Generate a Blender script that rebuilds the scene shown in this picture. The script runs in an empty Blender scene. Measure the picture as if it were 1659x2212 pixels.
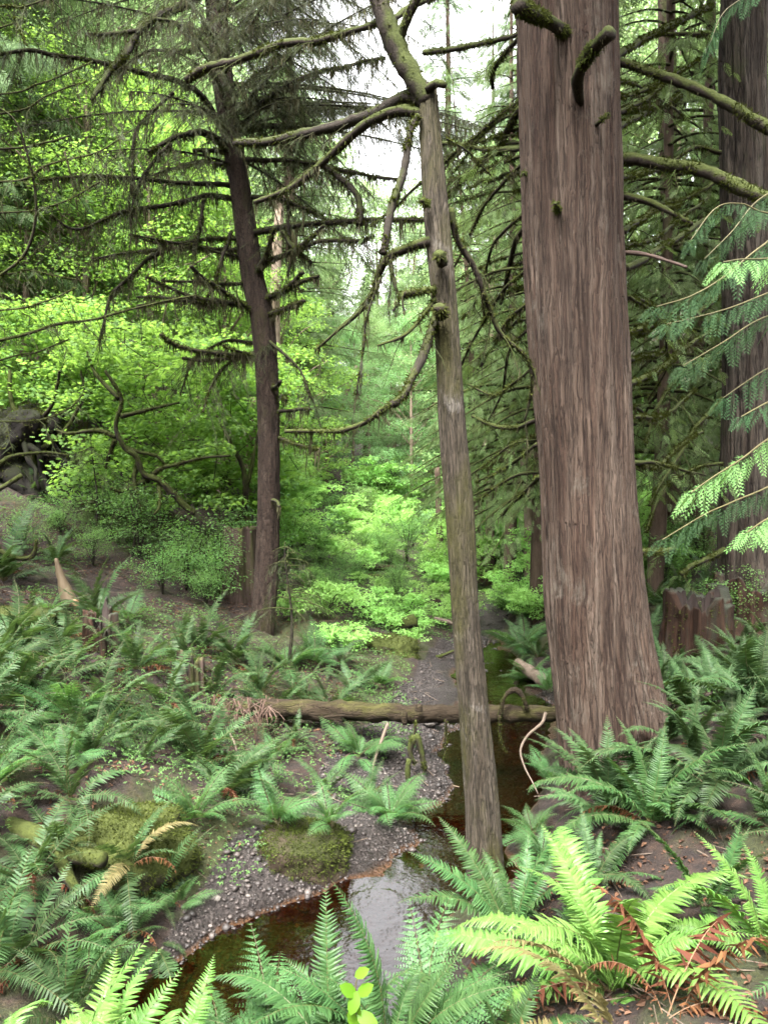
import bpy, math, random
import numpy as np
from mathutils import Vector, Matrix, Euler

random.seed(11)
RNG = np.random.default_rng(11)
R = math.radians
scene = bpy.context.scene
COL = scene.collection

# ------------------------------------------------------------------ camera model (used to read real positions off the photograph)
F, CX, CY, CAMZ = 1642.0, 829.5, 1106.0, 2.6
PITCH = math.atan(76.0 / 1642.0)
CP, SP = math.cos(PITCH), math.sin(PITCH)


def P(u, v, y):
    """world point at depth y (metres in front of the camera) that the photograph shows at (u, v) of 1659 x 2212"""
    dx, du = u - CX, CY - v
    dy = CP * F + SP * du
    dz = -SP * F + CP * du
    s = y / dy
    return np.array([dx * s, y, CAMZ + dz * s])


# ------------------------------------------------------------------ noise
def _hash(ix, iy, iz, seed):
    h = (ix * 374761393 + iy * 668265263 + iz * 1440662683 + seed * 974634777) & 0xFFFFFFFF
    h = ((h ^ (h >> 13)) * 1274126177) & 0xFFFFFFFF
    h = h ^ (h >> 16)
    return (h & 0xFFFF) / 65535.0


def vnoise(x, y, z, seed=0):
    x, y, z = np.broadcast_arrays(np.asarray(x, float), np.asarray(y, float), np.asarray(z, float))
    ix, iy, iz = np.floor(x).astype(np.int64), np.floor(y).astype(np.int64), np.floor(z).astype(np.int64)
    fx, fy, fz = x - ix, y - iy, z - iz
    fx, fy, fz = fx * fx * (3 - 2 * fx), fy * fy * (3 - 2 * fy), fz * fz * (3 - 2 * fz)
    o = 0
    for a in (0, 1):
        for b in (0, 1):
            for c in (0, 1):
                w = (fx if a else 1 - fx) * (fy if b else 1 - fy) * (fz if c else 1 - fz)
                o = o + w * _hash(ix + a, iy + b, iz + c, seed)
    return o * 2 - 1


def fbm(x, y, z, octs=4, seed=0):
    o, a, f = 0, 1.0, 1.0
    for k in range(octs):
        o = o + a * vnoise(np.asarray(x) * f, np.asarray(y) * f, np.asarray(z) * f, seed + k)
        a *= .5
        f *= 2.03
    return o


# ------------------------------------------------------------------ mesh building
class MB:
    def __init__(self):
        self.v, self.f, self.n = [], [], 0

    def add(self, verts, faces, mat=0):
        verts = np.asarray(verts, float).reshape(-1, 3)
        if isinstance(faces, (list, tuple)) and faces and isinstance(faces[0], np.ndarray):
            fl = faces
        else:
            fl = [np.asarray(faces, np.int64)]
        self.v.append(verts)
        for f in fl:
            if len(f):
                self.f.append((f + self.n, mat))
        self.n += len(verts)

    def scatter(self, tv, tf, pos, Rm, sc, mat=0):
        """copies of a small template (tv, tf) at pos with rotations Rm and scales sc, merged into this one mesh"""
        N, K = len(pos), len(tv)
        if N == 0:
            return
        sc = np.broadcast_to(np.asarray(sc, float), (N,))
        vv = np.einsum('nij,kj->nki', Rm, tv) * sc[:, None, None] + np.asarray(pos)[:, None, :]
        self.v.append(vv.reshape(-1, 3))
        for f in tf:
            ff = (f[None] + (np.arange(N) * K)[:, None, None]).reshape(-1, f.shape[1])
            self.f.append((ff + self.n, mat))
        self.n += N * K

    def mesh(self, name, mats, smooth=False, origin=(0, 0, 0)):
        me = bpy.data.meshes.new(name)
        v = np.concatenate(self.v) - np.asarray(origin, float)
        me.vertices.add(len(v))
        me.vertices.foreach_set('co', v.astype(np.float32).ravel())
        nl = sum(f.size for f, _ in self.f)
        npoly = sum(len(f) for f, _ in self.f)
        me.loops.add(nl)
        me.polygons.add(npoly)
        me.loops.foreach_set('vertex_index', np.concatenate([f.ravel() for f, _ in self.f]).astype(np.int32))
        tot = np.concatenate([np.full(len(f), f.shape[1]) for f, _ in self.f])
        me.polygons.foreach_set('loop_start', (np.cumsum(tot) - tot).astype(np.int32))
        me.polygons.foreach_set('material_index', np.concatenate([np.full(len(f), m) for f, m in self.f]).astype(np.int32))
        me.polygons.foreach_set('use_smooth', np.full(npoly, smooth))
        for m in (mats if isinstance(mats, (list, tuple)) else [mats]):
            me.materials.append(m)
        me.update(calc_edges=True)
        return me


def link(name, data, parent=None):
    o = bpy.data.objects.new(name, data)
    COL.objects.link(o)
    if parent is not None:
        o.parent = parent
    return o


def tag(o, label, cat=None, group=None, kind=None):
    if label:
        o['label'] = label
    if cat:
        o['category'] = cat
    if group:
        o['group'] = group
    if kind:
        o['kind'] = kind
    return o


def thing(name, label, cat, loc=(0, 0, 0), group=None):
    o = link(name, None)
    o.location = loc
    return tag(o, label, cat, group)


def root_of(o):
    while o.parent is not None:
        o = o.parent
    return o


def part(name, mb, mats, parent, smooth=False):
    """a mesh in world coordinates becomes a child of a thing (whose Empty only moves, never turns)"""
    o = link(name, mb.mesh(name, mats, smooth, origin=root_of(parent).location), parent)
    if name in ('hanging_moss', 'moss', 'needles', 'sprays'):
        o['kind'] = 'stuff'
    return o


def norm(a):
    a = np.asarray(a, float)
    return a / np.maximum(np.linalg.norm(a, axis=-1, keepdims=True), 1e-9)


def basis(d, up):
    x = norm(d)
    y = norm(np.cross(up, x))
    z = np.cross(x, y)
    return np.stack([x, y, z], axis=-1)


def smooth_path(pts, step=.05):
    pts = np.asarray(pts, float)
    if len(pts) == 2:
        pts = np.array([pts[0], (pts[0] + pts[1]) / 2, pts[1]])
    ext = np.vstack([2 * pts[0] - pts[1], pts, 2 * pts[-1] - pts[-2]])
    out = []
    for i in range(1, len(ext) - 2):
        p0, p1, p2, p3 = ext[i - 1:i + 3]
        n = max(2, int(np.linalg.norm(p2[:3] - p1[:3]) / step))
        t = np.linspace(0, 1, n, endpoint=False)[:, None]
        out.append(.5 * ((2 * p1) + (-p0 + p2) * t + (2 * p0 - 5 * p1 + 4 * p2 - p3) * t * t + (-p0 + 3 * p1 - 3 * p2 + p3) * t ** 3))
    out.append(pts[-1:])
    return np.concatenate(out)


def frames(pts):
    T = norm(np.gradient(pts, axis=0))
    n = np.cross(T[0], [0, 0, 1.]) if abs(T[0][2]) < .9 else np.cross(T[0], [0, 1., 0])
    Ns = []
    for t in T:
        n = n - t * np.dot(n, t)
        n = n / max(np.linalg.norm(n), 1e-9)
        Ns.append(n)
    Ns = np.array(Ns)
    return T, Ns, np.cross(T, Ns)


def tube(mb, pts, rad, sides=6, wob=0., freq=12., mat=0, cap=True, seed=0):
    pts = np.asarray(pts, float)
    m = len(pts)
    rad = np.broadcast_to(np.asarray(rad, float), (m,))
    T, N, B = frames(pts)
    a = np.linspace(0, 2 * math.pi, sides, endpoint=False)
    d = N[:, None] * np.cos(a)[None, :, None] + B[:, None] * np.sin(a)[None, :, None]
    r = rad[:, None] * np.ones(sides)[None]
    if wob:
        q = pts[:, None] + d * rad[:, None, None]
        r = r * (1 + wob * fbm(q[..., 0] * freq, q[..., 1] * freq, q[..., 2] * freq, 3, seed))
    v = (pts[:, None] + d * r[..., None]).reshape(-1, 3)
    i = np.arange(m - 1)[:, None] * sides
    j = np.arange(sides)[None]
    k = (j + 1) % sides
    q = np.stack([i + j, i + k, i + sides + k, i + sides + j], -1).reshape(-1, 4)
    fl = [q]
    if cap:
        v = np.vstack([v, pts[0] - T[0] * rad[0] * .3, pts[-1] + T[-1] * rad[-1] * .3])
        jj = np.arange(sides)
        kk = (jj + 1) % sides
        o = (m - 1) * sides
        fl.append(np.stack([kk, jj, np.full(sides, m * sides)], -1))
        fl.append(np.stack([o + jj, o + kk, np.full(sides, m * sides + 1)], -1))
    mb.add(v, fl, mat)


# ------------------------------------------------------------------ ground height
GX = np.array([-14, -9, -6, -4, -3, -2.2, -1.6, -1.1, -.6, -.1, .4, .8, 1.2, 1.8, 2.5, 4, 7, 14.])
GY = np.array([-6, 0, 2, 3, 3.6, 4.2, 4.8, 5.4, 6.4, 7.5, 9, 10.5, 13, 18, 30, 60])
GZ = np.array([
    [1.6, 1.4, 1.2, 1.1, 1.1, 1.1, 1.1, 1.1, 1.1, 1.1, 1.1, 1.1, 1.1, 1.1, 1.1, 1.2, 1.4, 1.8],
    [1.6, 1.3, 1.1, 1.0, 1.0, 1.0, 1.0, 1.0, 1.0, 1.0, 1.0, 1.0, 1.0, 1.05, 1.1, 1.1, 1.2, 1.6],
    [1.6, 1.3, 1.0, .85, .75, .70, .66, .66, .70, .74, .78, .84, .92, 1.0, 1.02, 1.1, 1.2, 1.6],
    [1.7, 1.3, .95, .75, .60, .45, .22, .10, .10, .18, .34, .52, .70, .86, .98, 1.1, 1.2, 1.6],
    [1.9, 1.4, 1.0, .80, .66, .46, .12, -.16, -.20, -.15, .08, .34, .58, .82, .96, 1.1, 1.2, 1.7],
    [2.2, 1.6, 1.1, .86, .76, .66, .50, .04, -.15, -.17, .00, .24, .44, .76, .95, 1.08, 1.2, 1.8],
    [2.5, 1.8, 1.2, .92, .84, .76, .66, .26, .08, -.05, -.14, .02, .22, .66, .92, 1.05, 1.2, 1.9],
    [2.8, 2.0, 1.3, 1.0, .92, .82, .60, .32, .18, .10, -.08, -.12, .06, .50, .88, 1.0, 1.2, 2.0],
    [3.2, 2.3, 1.5, 1.1, 1.0, .86, .48, .27, .20, .16, .06, -.13, -.12, .32, .76, .95, 1.15, 2.1],
    [3.8, 2.7, 1.7, 1.3, 1.14, .98, .60, .36, .26, .22, .10, -.10, -.15, .08, .52, .85, 1.1, 2.2],
    [4.6, 3.2, 2.0, 1.4, 1.16, .90, .70, .55, .46, .36, .16, .06, -.02, -.10, .30, .78, 1.1, 2.4],
    [5.2, 3.7, 2.3, 1.6, 1.25, .88, .72, .62, .54, .42, .26, .10, -.04, -.10, .42, .84, 1.15, 2.6],
    [6.0, 4.3, 2.7, 1.8, 1.35, 1.0, .82, .72, .62, .54, .46, .34, .18, .02, .40, .84, 1.25, 3.0],
    [7.0, 5.0, 3.0, 2.0, 1.5, 1.15, .95, .85, .78, .72, .66, .58, .48, .35, .50, .95, 1.6, 3.8],
    [9.0, 6.4, 4.2, 3.0, 2.5, 2.1, 1.8, 1.6, 1.5, 1.4, 1.35, 1.3, 1.25, 1.2, 1.3, 1.7, 2.6, 6.0],
    [13., 9.5, 7.0, 6.0, 5.6, 5.2, 5.0, 4.8, 4.7, 4.6, 4.6, 4.6, 4.6, 4.6, 4.7, 5.0, 6.2, 11.]])
_sx = np.arange(-16, 16.01, .1)
_sy = np.arange(-6, 60.01, .1)
_g = np.array([np.interp(_sx, GX, row) for row in GZ])
_g = np.array([np.interp(_sy, GY, _g[:, k]) for k in range(len(_sx))]).T


def _box(a, w, ax):
    pad = [(0, 0), (0, 0)]
    pad[ax] = (w, w)
    b = np.pad(a, pad, mode='edge')
    k = 2 * w + 1
    return np.mean([np.take(b, np.arange(i, i + a.shape[ax]), axis=ax) for i in range(k)], axis=0)


for _ in range(2):
    _g = _box(_box(_g, 1, 0), 1, 1)


def H(x, y, detail=True):
    x, y = np.broadcast_arrays(np.asarray(x, float), np.asarray(y, float))
    fx = np.clip((x + 16) / .1, 0, len(_sx) - 1.001)
    fy = np.clip((y + 6) / .1, 0, len(_sy) - 1.001)
    i, j = fx.astype(int), fy.astype(int)
    a, b = fx - i, fy - j
    z = (_g[j, i] * (1 - a) + _g[j, i + 1] * a) * (1 - b) + (_g[j + 1, i] * (1 - a) + _g[j + 1, i + 1] * a) * b
    z = z + np.clip(np.abs(x) - 14, 0, 60) * .5 + np.clip(y - 60, 0, 70) * .16 + np.clip(-5 - y, 0, 22) * .85  # unseen slope behind the camera added to block frontal sky light; sides steepened likewise
    if detail:
        amp = np.clip((z - .02) * .5, .012, .12)
        z = z + amp * fbm(x * 1.9, y * 1.9, 0, 4, 5) * .7 + .010 * fbm(x * 11, y * 11, 0, 2, 9) + np.where(z < .35, .050, .0) * fbm(x * 2.1, y * 2.1, 7, 3, 19)
    return z


_gy = [3.4, 3.6, 4.2, 4.8, 5.4, 6.4, 7.5, 9, 10.5, 12, 13, 14.5]
_gl = [-1.3, -1.3, -1.05, -.28, .16, .46, .58, 1.05, .98, 1.3, 1.6, 1.7]
_gw = [.0, .0, .10, .70, .78, .95, .65, .72, .35, .10, .12, .05]


def gravel_mask(x, y):
    """1 on the gravel flats left of the stream, 0 on soil"""
    xl, wl = np.interp(y, _gy, _gl), np.interp(y, _gy, _gw)
    wr = np.interp(y, [3, 8, 8.6, 10.4, 11, 15], [.45, .6, .8, .6, .3, .3])
    a = np.clip((x - (xl - wl)) / .18 + .5, 0, 1) * np.clip((xl + wr + .35 - x) / .2, 0, 1)
    return a * ((y > 3.3) & (y < 14.6))


def G(u, v, y):
    """ground point under the picture position at depth y"""
    p = P(u, v, y)
    return np.array([p[0], p[1], float(H(p[0], p[1]))])


# ------------------------------------------------------------------ materials
class NT:
    def __init__(self, name):
        self.mat = bpy.data.materials.new(name)
        self.mat.use_nodes = True
        self.nt = self.mat.node_tree
        self.nt.nodes.clear()

    def n(self, typ, ins=None, **props):
        nd = self.nt.nodes.new(typ)
        for k, val in props.items():
            setattr(nd, k, val)
        for k, val in (ins or {}).items():
            s = nd.inputs[k]
            if isinstance(val, bpy.types.NodeSocket):
                self.nt.links.new(val, s)
            else:
                if isinstance(val, tuple) and len(val) == 3 and s.type == 'RGBA':
                    val = (*val, 1)
                s.default_value = val
        return nd

    def noise(self, vec, scale, detail=4, rough=.6, dist=0.):
        return self.n('ShaderNodeTexNoise', {'Vector': vec, 'Scale': scale, 'Detail': detail, 'Roughness': rough, 'Distortion': dist}).outputs['Fac']

    def mapv(self, vec, sc):
        return self.n('ShaderNodeMapping', {'Vector': vec, 'Scale': sc}).outputs[0]

    def ramp(self, fac, stops, interp='LINEAR'):
        nd = self.n('ShaderNodeValToRGB', {'Fac': fac})
        cr = nd.color_ramp
        cr.interpolation = interp
        while len(cr.elements) < len(stops):
            cr.elements.new(.5)
        for e, (p, c) in zip(cr.elements, stops):
            e.position = p
            e.color = (*c, 1) if isinstance(c, tuple) else (c, c, c, 1)
        return nd.outputs[0]

    def mix(self, fac, a, b, mode='MIX'):
        nd = self.n('ShaderNodeMix', data_type='RGBA', blend_type=mode)
        for k, val in ((0, fac), (6, a), (7, b)):
            s = nd.inputs[k]
            if isinstance(val, bpy.types.NodeSocket):
                self.nt.links.new(val, s)
            else:
                s.default_value = (*val, 1) if isinstance(val, tuple) else val
        return nd.outputs[2]

    def math(self, op, a, b=0., clamp=False):
        nd = self.n('ShaderNodeMath', {0: a, 1: b}, operation=op)
        nd.use_clamp = clamp
        return nd.outputs[0]

    def bump(self, h, strength=.5, dist=.01):
        return self.n('ShaderNodeBump', {'Height': h, 'Strength': strength, 'Distance': dist}).outputs[0]

    def out(self, sh):
        o = self.n('ShaderNodeOutputMaterial')
        self.nt.links.new(sh, o.inputs['Surface'])
        return self.mat

    def bsdf(self, **k):
        ins = {}
        for a, b in k.items():
            ins[a.replace('_', ' ')] = b
        return self.n('ShaderNodeBsdfPrincipled', ins).outputs[0]


def sc_(c, k):
    return tuple(x * k for x in c)


def leaf_mat(name, c0, c1, tcol, trans=.4, rough=.45, spec=.35, vary=.22):
    N = NT(name)
    isl = N.n('ShaderNodeNewGeometry').outputs['Random Per Island']
    orn = N.n('ShaderNodeObjectInfo').outputs['Random']
    col = N.mix(isl, c0, c1)
    val = N.math('ADD', N.math('MULTIPLY', orn, vary * 2), 1 - vary)
    col = N.n('ShaderNodeHueSaturation', {'Color': col, 'Value': val, 'Hue': N.math('ADD', N.math('MULTIPLY', orn, .024), .488)}).outputs[0]
    tc = N.n('ShaderNodeHueSaturation', {'Color': tcol, 'Value': N.math('ADD', N.math('MULTIPLY', isl, .5), .75)}).outputs[0]
    p = N.bsdf(Base_Color=col, Roughness=rough, Specular_IOR_Level=spec)
    if trans <= 0:
        return N.out(p)
    t = N.n('ShaderNodeBsdfTranslucent', {'Color': tc}).outputs[0]
    return N.out(N.n('ShaderNodeMixShader', {0: trans, 1: p, 2: t}).outputs[0])


def plain(name, c0, c1, scale=20, rough=.8, bump=.4, stretch=(1, 1, 1), bd=.01, spec=.3):
    N = NT(name)
    co = N.mapv(N.n('ShaderNodeTexCoord').outputs['Object'], stretch)
    f = N.noise(co, scale, 6, .65)
    col = N.ramp(f, [(.3, c0), (.7, c1)])
    return N.out(N.bsdf(Base_Color=col, Roughness=rough, Specular_IOR_Level=spec, Normal=N.bump(f, bump, bd)))


def moss_bark(name, b0, b1, m0, m1, amount=.5, up=.35, scale=6., stretch=.25, lichen=None):
    """bark with moss: more on upward faces, in patches"""
    N = NT(name)
    oc = N.n('ShaderNodeTexCoord').outputs['Object']
    co = N.mapv(oc, (1, 1, stretch))
    f = N.noise(co, scale * 5, 6, .7)
    bark = N.ramp(f, [(.32, b0), (.68, b1)])
    if lichen:
        lf = N.ramp(N.noise(N.mapv(oc, (1, 1, stretch * 1.6)), scale * 1.3, 5, .7, .6), [(.54, 0.), (.64, 1.)])
        bark = N.mix(N.math('MULTIPLY', lf, .75), bark, lichen)
    mf = N.noise(oc, scale * 14, 4, .7)
    moss = N.ramp(mf, [(.3, m0), (.7, m1)])
    nz = N.n('ShaderNodeSeparateXYZ', {0: N.n('ShaderNodeNewGeometry').outputs['Normal']}).outputs[2]
    big = N.noise(co, scale, 4, .6)
    m = N.math('ADD', N.math('MULTIPLY', nz, up), N.math('ADD', N.math('MULTIPLY', big, 1.6), amount - 1.0))
    m = N.ramp(m, [(.25, 0.), (.5, 1.)])
    col = N.mix(m, bark, moss)
    h = N.math('ADD', f, N.math('MULTIPLY', mf, .6))
    return N.out(N.bsdf(Base_Color=col, Roughness=.9, Specular_IOR_Level=.15, Normal=N.bump(h, .8, .012)))


M = {}
# fissured bark: plates and strips split by narrow dark cracks that run up the trunk, with fibres, moss and pale lichen
def bark_mat(name, deep, ca, cb, cc, freq, st, moss=None, amt=.3, lichen=None, lamt=.56, axis=2):
    def sv(k):
        return tuple(k if a == axis else 1 for a in range(3))

    N = NT(name)
    oc = N.n('ShaderNodeTexCoord').outputs['Object']
    wv = N.n('ShaderNodeTexNoise', {'Vector': oc, 'Scale': 3.5, 'Detail': 3.}).outputs['Color']
    wv = N.n('ShaderNodeVectorMath', {0: wv, 1: (.05, .05, .05)}, operation='MULTIPLY').outputs[0]
    ow = N.n('ShaderNodeVectorMath', {0: oc, 1: wv}, operation='ADD').outputs[0]

    def crack(f, zs, wd):
        n = N.noise(N.mapv(ow, sv(zs)), f, 2, .5)
        return N.ramp(N.math('ABSOLUTE', N.math('SUBTRACT', n, .5)), [(0., 0.), (wd, 1.)])
    f1 = crack(freq, st, .055)
    f2 = crack(freq * 2.3, st * .8, .05)
    f3 = crack(freq * .9, st * 5, .012)
    strip = N.ramp(N.noise(N.mapv(ow, sv(st * .55)), freq * .42, 4, .6), [(.30, ca), (.5, cb), (.70, cc)])
    fib = N.noise(N.mapv(ow, sv(st * .45)), freq * 5, 4, .75)
    col = N.mix(1., strip, N.ramp(fib, [(.3, .62), (.7, 1.3)]), 'MULTIPLY')
    big = N.ramp(N.noise(N.mapv(oc, sv(.16)), 5., 4, .6), [(.32, (.74, .69, .67)), (.5, (1., 1., 1.)), (.68, (1.24, 1.25, 1.26))])
    col = N.mix(1., col, big, 'MULTIPLY')
    at = N.n('ShaderNodeAttribute', attribute_name='ridge').outputs['Fac']
    col = N.mix(N.ramp(f1, [(0., .75), (1., 0.)]), col, deep)
    col = N.mix(N.ramp(f2, [(0., .45), (1., 0.)]), col, deep)
    col = N.mix(N.ramp(f3, [(0., .12), (1., 0.)]), col, deep)
    col = N.mix(N.ramp(at, [(.15, .85), (.6, 0.)]), col, deep)
    if lichen:
        lf = N.ramp(N.noise(N.mapv(oc, sv(.45)), 4.2, 6, .72, .5), [(lamt, 0.), (lamt + .1, .7)])
        col = N.mix(N.math('MULTIPLY', lf, f2), col, lichen)
    if moss:
        mf = N.noise(oc, 60, 4, .7)
        mc = N.ramp(mf, [(.3, moss[0]), (.7, moss[1])])
        m = N.ramp(N.math('ADD', N.noise(N.mapv(oc, sv(.35)), 2.6, 6, .68), amt - .5), [(.46, 0.), (.60, .9)])
        col = N.mix(m, col, mc)
    h = N.math('ADD', N.math('ADD', f1, N.math('MULTIPLY', f2, .5)), N.math('MULTIPLY', fib, .5))
    return N.out(N.bsdf(Base_Color=col, Roughness=.9, Specular_IOR_Level=.15, Normal=N.bump(h, .7, .012)))


M['cedar'] = bark_mat('cedar_bark', (0.0092, 0.0050, 0.0034), (0.0306, 0.0168, 0.0113), (0.0504, 0.0342, 0.0249), (0.0763, 0.0583, 0.0454), 46, .028, None, 0, (0.0830, 0.0713, 0.0566), .57)
M['thin'] = bark_mat('mossy_grey_bark', (0.0101, 0.0080, 0.0050), (0.0286, 0.0224, 0.0151), (0.0437, 0.0352, 0.0252), (0.0630, 0.0520, 0.0403), 55, .07, ((0.0185, 0.0176, 0.0050), (0.0386, 0.0352, 0.0109)), .50, (0.1344, 0.1200, 0.1092), .58)
M['spruce'] = bark_mat('spruce_bark', (0.0063, 0.0039, 0.0027), (0.0189, 0.0127, 0.0090), (0.0294, 0.0196, 0.0144), (0.0441, 0.0323, 0.0243), 30, .40, ((0.0168, 0.0176, 0.0045), (0.0336, 0.0333, 0.0099)), .40, (0.0630, 0.0539, 0.0405), .62)
M['dark_cedar'] = bark_mat('dark_cedar_bark', (0.0062, 0.0043, 0.0034), (0.0185, 0.0121, 0.0086), (0.0323, 0.0250, 0.0189), (0.0508, 0.0432, 0.0343), 18, .08, ((0.0154, 0.0190, 0.0053), (0.0308, 0.0363, 0.0112)), .36)
M['far_bark'] = moss_bark('far_bark', (.024, .016, .011), (.075, .052, .038), (.028, .033, .010), (.05, .056, .018), .35, .3, 2.5, .25)
M['alder'] = moss_bark('pale_bark', (.10, .07, .048), (.20, .16, .125), (.05, .055, .016), (.08, .09, .03), .35, .3, 2.5, .4)
M['limb'] = moss_bark('mossy_limb', (0.0105, 0.0075, 0.0053), (0.0240, 0.0180, 0.0135), (0.0150, 0.0195, 0.0037), (0.0345, 0.0420, 0.0090), .62, .6, 5, 1.)
M['limb_dark'] = moss_bark('dark_limb', (.010, .008, .006), (.024, .019, .014), (.014, .018, .004), (.032, .038, .010), .36, .6, 5, 1.)
M['limb_bare'] = plain('bare_wood', (0.0240, 0.0136, 0.0100), (0.0600, 0.0380, 0.0280), 30, .8, .4, (0.4000, 0.4000, 0.4000))
M['moss'] = leaf_mat('moss', (0.0149, 0.0186, 0.0031), (0.0384, 0.0459, 0.0081), (0.0558, 0.0682, 0.0093), .25, .9, .1)
M['lichen'] = leaf_mat('hanging_lichen', (0.0208, 0.0184, 0.0088), (0.0560, 0.0528, 0.0288), (0.0800, 0.0720, 0.0320), .3, .9, .1)
M['needle'] = leaf_mat('hemlock_needles', (0.0176, 0.0272, 0.0095), (0.0440, 0.0544, 0.0209), (0.0770, 0.1020, 0.0285), .3, .6, .2)
M['cedar_leaf'] = leaf_mat('cedar_foliage', (0.0351, 0.0621, 0.0189), (0.0891, 0.1296, 0.0459), (0.1485, 0.2160, 0.0540), .36, .65, .16)
M['cedar_far'] = leaf_mat('distant_cedar_foliage', (.032, .060, .020), (.078, .118, .046), (.12, .18, .05), .36, .65, .16)
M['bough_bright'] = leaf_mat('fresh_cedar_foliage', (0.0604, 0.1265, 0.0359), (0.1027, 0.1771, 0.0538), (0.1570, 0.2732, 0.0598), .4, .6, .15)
M['bough_dull'] = leaf_mat('dull_cedar_foliage', (.012, .032, .012), (.030, .062, .024), (.05, .10, .03), .35, .7, .08)  # duller, darker green for most of the near boughs
M['maple'] = leaf_mat('vine_maple_leaf', (0.0671, 0.1337, 0.0310), (0.1198, 0.2097, 0.0530), (0.2491, 0.4193, 0.0664), .52, .55, .2)
M['decid'] = leaf_mat('broadleaf_leaf', (0.0770, 0.1434, 0.0436), (0.1421, 0.2262, 0.0799), (0.2726, 0.3973, 0.1544), .5, .55, .2)
M['decid_dark'] = leaf_mat('mid_green_leaf', (0.0739, 0.1602, 0.0616), (0.1417, 0.2526, 0.1047), (0.2464, 0.4435, 0.1355), .45, .55, .25)
M['salmon'] = leaf_mat('salmonberry_leaf', (0.1275, 0.2597, 0.0573), (0.2145, 0.3778, 0.1073), (0.3478, 0.5902, 0.1287), .48, .55, .25, .36)
M['huckle'] = leaf_mat('huckleberry_leaf', (0.0422, 0.0994, 0.0248), (0.0844, 0.1615, 0.0447), (0.1366, 0.2732, 0.0497), .45, .55, .25)
M['fern'] = leaf_mat('sword_fern', (0.0174, 0.0375, 0.0124), (0.0365, 0.0640, 0.0239), (0.0609, 0.1094, 0.0222), .28, .48, .13, .42)
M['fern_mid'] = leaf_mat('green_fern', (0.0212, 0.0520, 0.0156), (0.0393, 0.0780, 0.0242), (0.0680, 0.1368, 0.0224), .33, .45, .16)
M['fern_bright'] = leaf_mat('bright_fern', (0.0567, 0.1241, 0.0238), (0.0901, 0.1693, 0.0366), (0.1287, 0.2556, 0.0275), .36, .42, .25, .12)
M['fern_lady'] = leaf_mat('lady_fern', (0.0294, 0.0756, 0.0224), (0.0525, 0.1085, 0.0350), (0.0840, 0.1820, 0.0315), .42, .55, .25)
M['fern_dead'] = leaf_mat('dead_frond', (0.0459, 0.0154, 0.0067), (0.0918, 0.0360, 0.0163), (0.0918, 0.0336, 0.0096), .25, .8, .15)
M['fern_yellow'] = leaf_mat('yellowing_frond', (0.0660, 0.0570, 0.0204), (0.1140, 0.0930, 0.0408), (0.1440, 0.1140, 0.0360), .35, .6, .2)
M['rachis'] = plain('frond_stalk', (0.0360, 0.0338, 0.0099), (0.0630, 0.0518, 0.0180), 40, .6, .1)
M['rachis_dead'] = plain('dead_stalk', (.09, .045, .024), (.15, .09, .05), 40, .7, .1)
M['litter'] = leaf_mat('dead_leaves', (.034, .017, .010), (.105, .056, .032), (.08, .04, .02), .15, .8, .2)
M['stick'] = plain('stick_wood', (0.0420, 0.0288, 0.0198), (0.1020, 0.0780, 0.0570), 25, .75, .3)
M['twig'] = plain('twig_wood', (.03, .02, .014), (.09, .065, .045), 25, .75, .3)
M['sapling'] = leaf_mat('sapling_leaf', (0.0585, 0.1209, 0.0078), (0.0819, 0.1560, 0.0117), (0.1248, 0.2340, 0.0117), .45, .4, .35)
M['log'] = bark_mat('mossy_log_wood', (0.0124, 0.0084, 0.0046), (0.0298, 0.0192, 0.0103), (0.0546, 0.0372, 0.0207), (0.0930, 0.0672, 0.0413), 30, .12, ((0.0248, 0.0264, 0.0058), (0.0546, 0.0528, 0.0127)), .40, None, .5, 0)
M['mossrock'] = moss_bark('mossy_rock', (0.0108, 0.0086, 0.0059), (0.0297, 0.0233, 0.0168), (0.0152, 0.0202, 0.0039), (0.0356, 0.0428, 0.0091), .54, .6, 3.5, 1.)
M['dark_stump'] = moss_bark('dark_rotting_stump', (0.0016, 0.0012, 0.0009), (0.0055, 0.0039, 0.0027), (0.0027, 0.0034, 0.0009), (0.0068, 0.0077, 0.0018), .42, .4, 5, .5)
M['boulder'] = moss_bark('boulder_surface', (0.0130, 0.0084, 0.0051), (0.0307, 0.0214, 0.0149), (0.0084, 0.0107, 0.0023), (0.0177, 0.0195, 0.0046), .42, .22, 3.0, 1.)
M['rock'] = plain('grey_rock', (0.0250, 0.0210, 0.0180), (0.0600, 0.0525, 0.0450), 9, .7, .5)
M['rot'] = moss_bark('rotten_wood', (0.0063, 0.0034, 0.0023), (0.0333, 0.0165, 0.0095), (0.0133, 0.0150, 0.0095), (0.0301, 0.0318, 0.0229), .36, .3, 6, .12)
M['stump'] = moss_bark('old_stump_wood', (.022, .015, .012), (.075, .052, .042), (.025, .03, .007), (.05, .055, .016), .38, .3, 5, .15)
M['snag'] = plain('splintered_wood', (0.0405, 0.0269, 0.0133), (0.1035, 0.0768, 0.0459), 14, .75, .6, (0.4500, 0.4800, 0.0612), .015)
M['snag_raw'] = plain('raw_torn_wood', (.20, .095, .05), (.36, .21, .13), 14, .75, .6, (1, 1, .12), .015)
M['root'] = plain('bare_roots', (.022, .012, .008), (.07, .04, .027), 25, .8, .5)
M['core'] = plain('dark_hollow_wood', (.008, .005, .004), (.02, .012, .009), 12, .9, .4)


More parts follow.
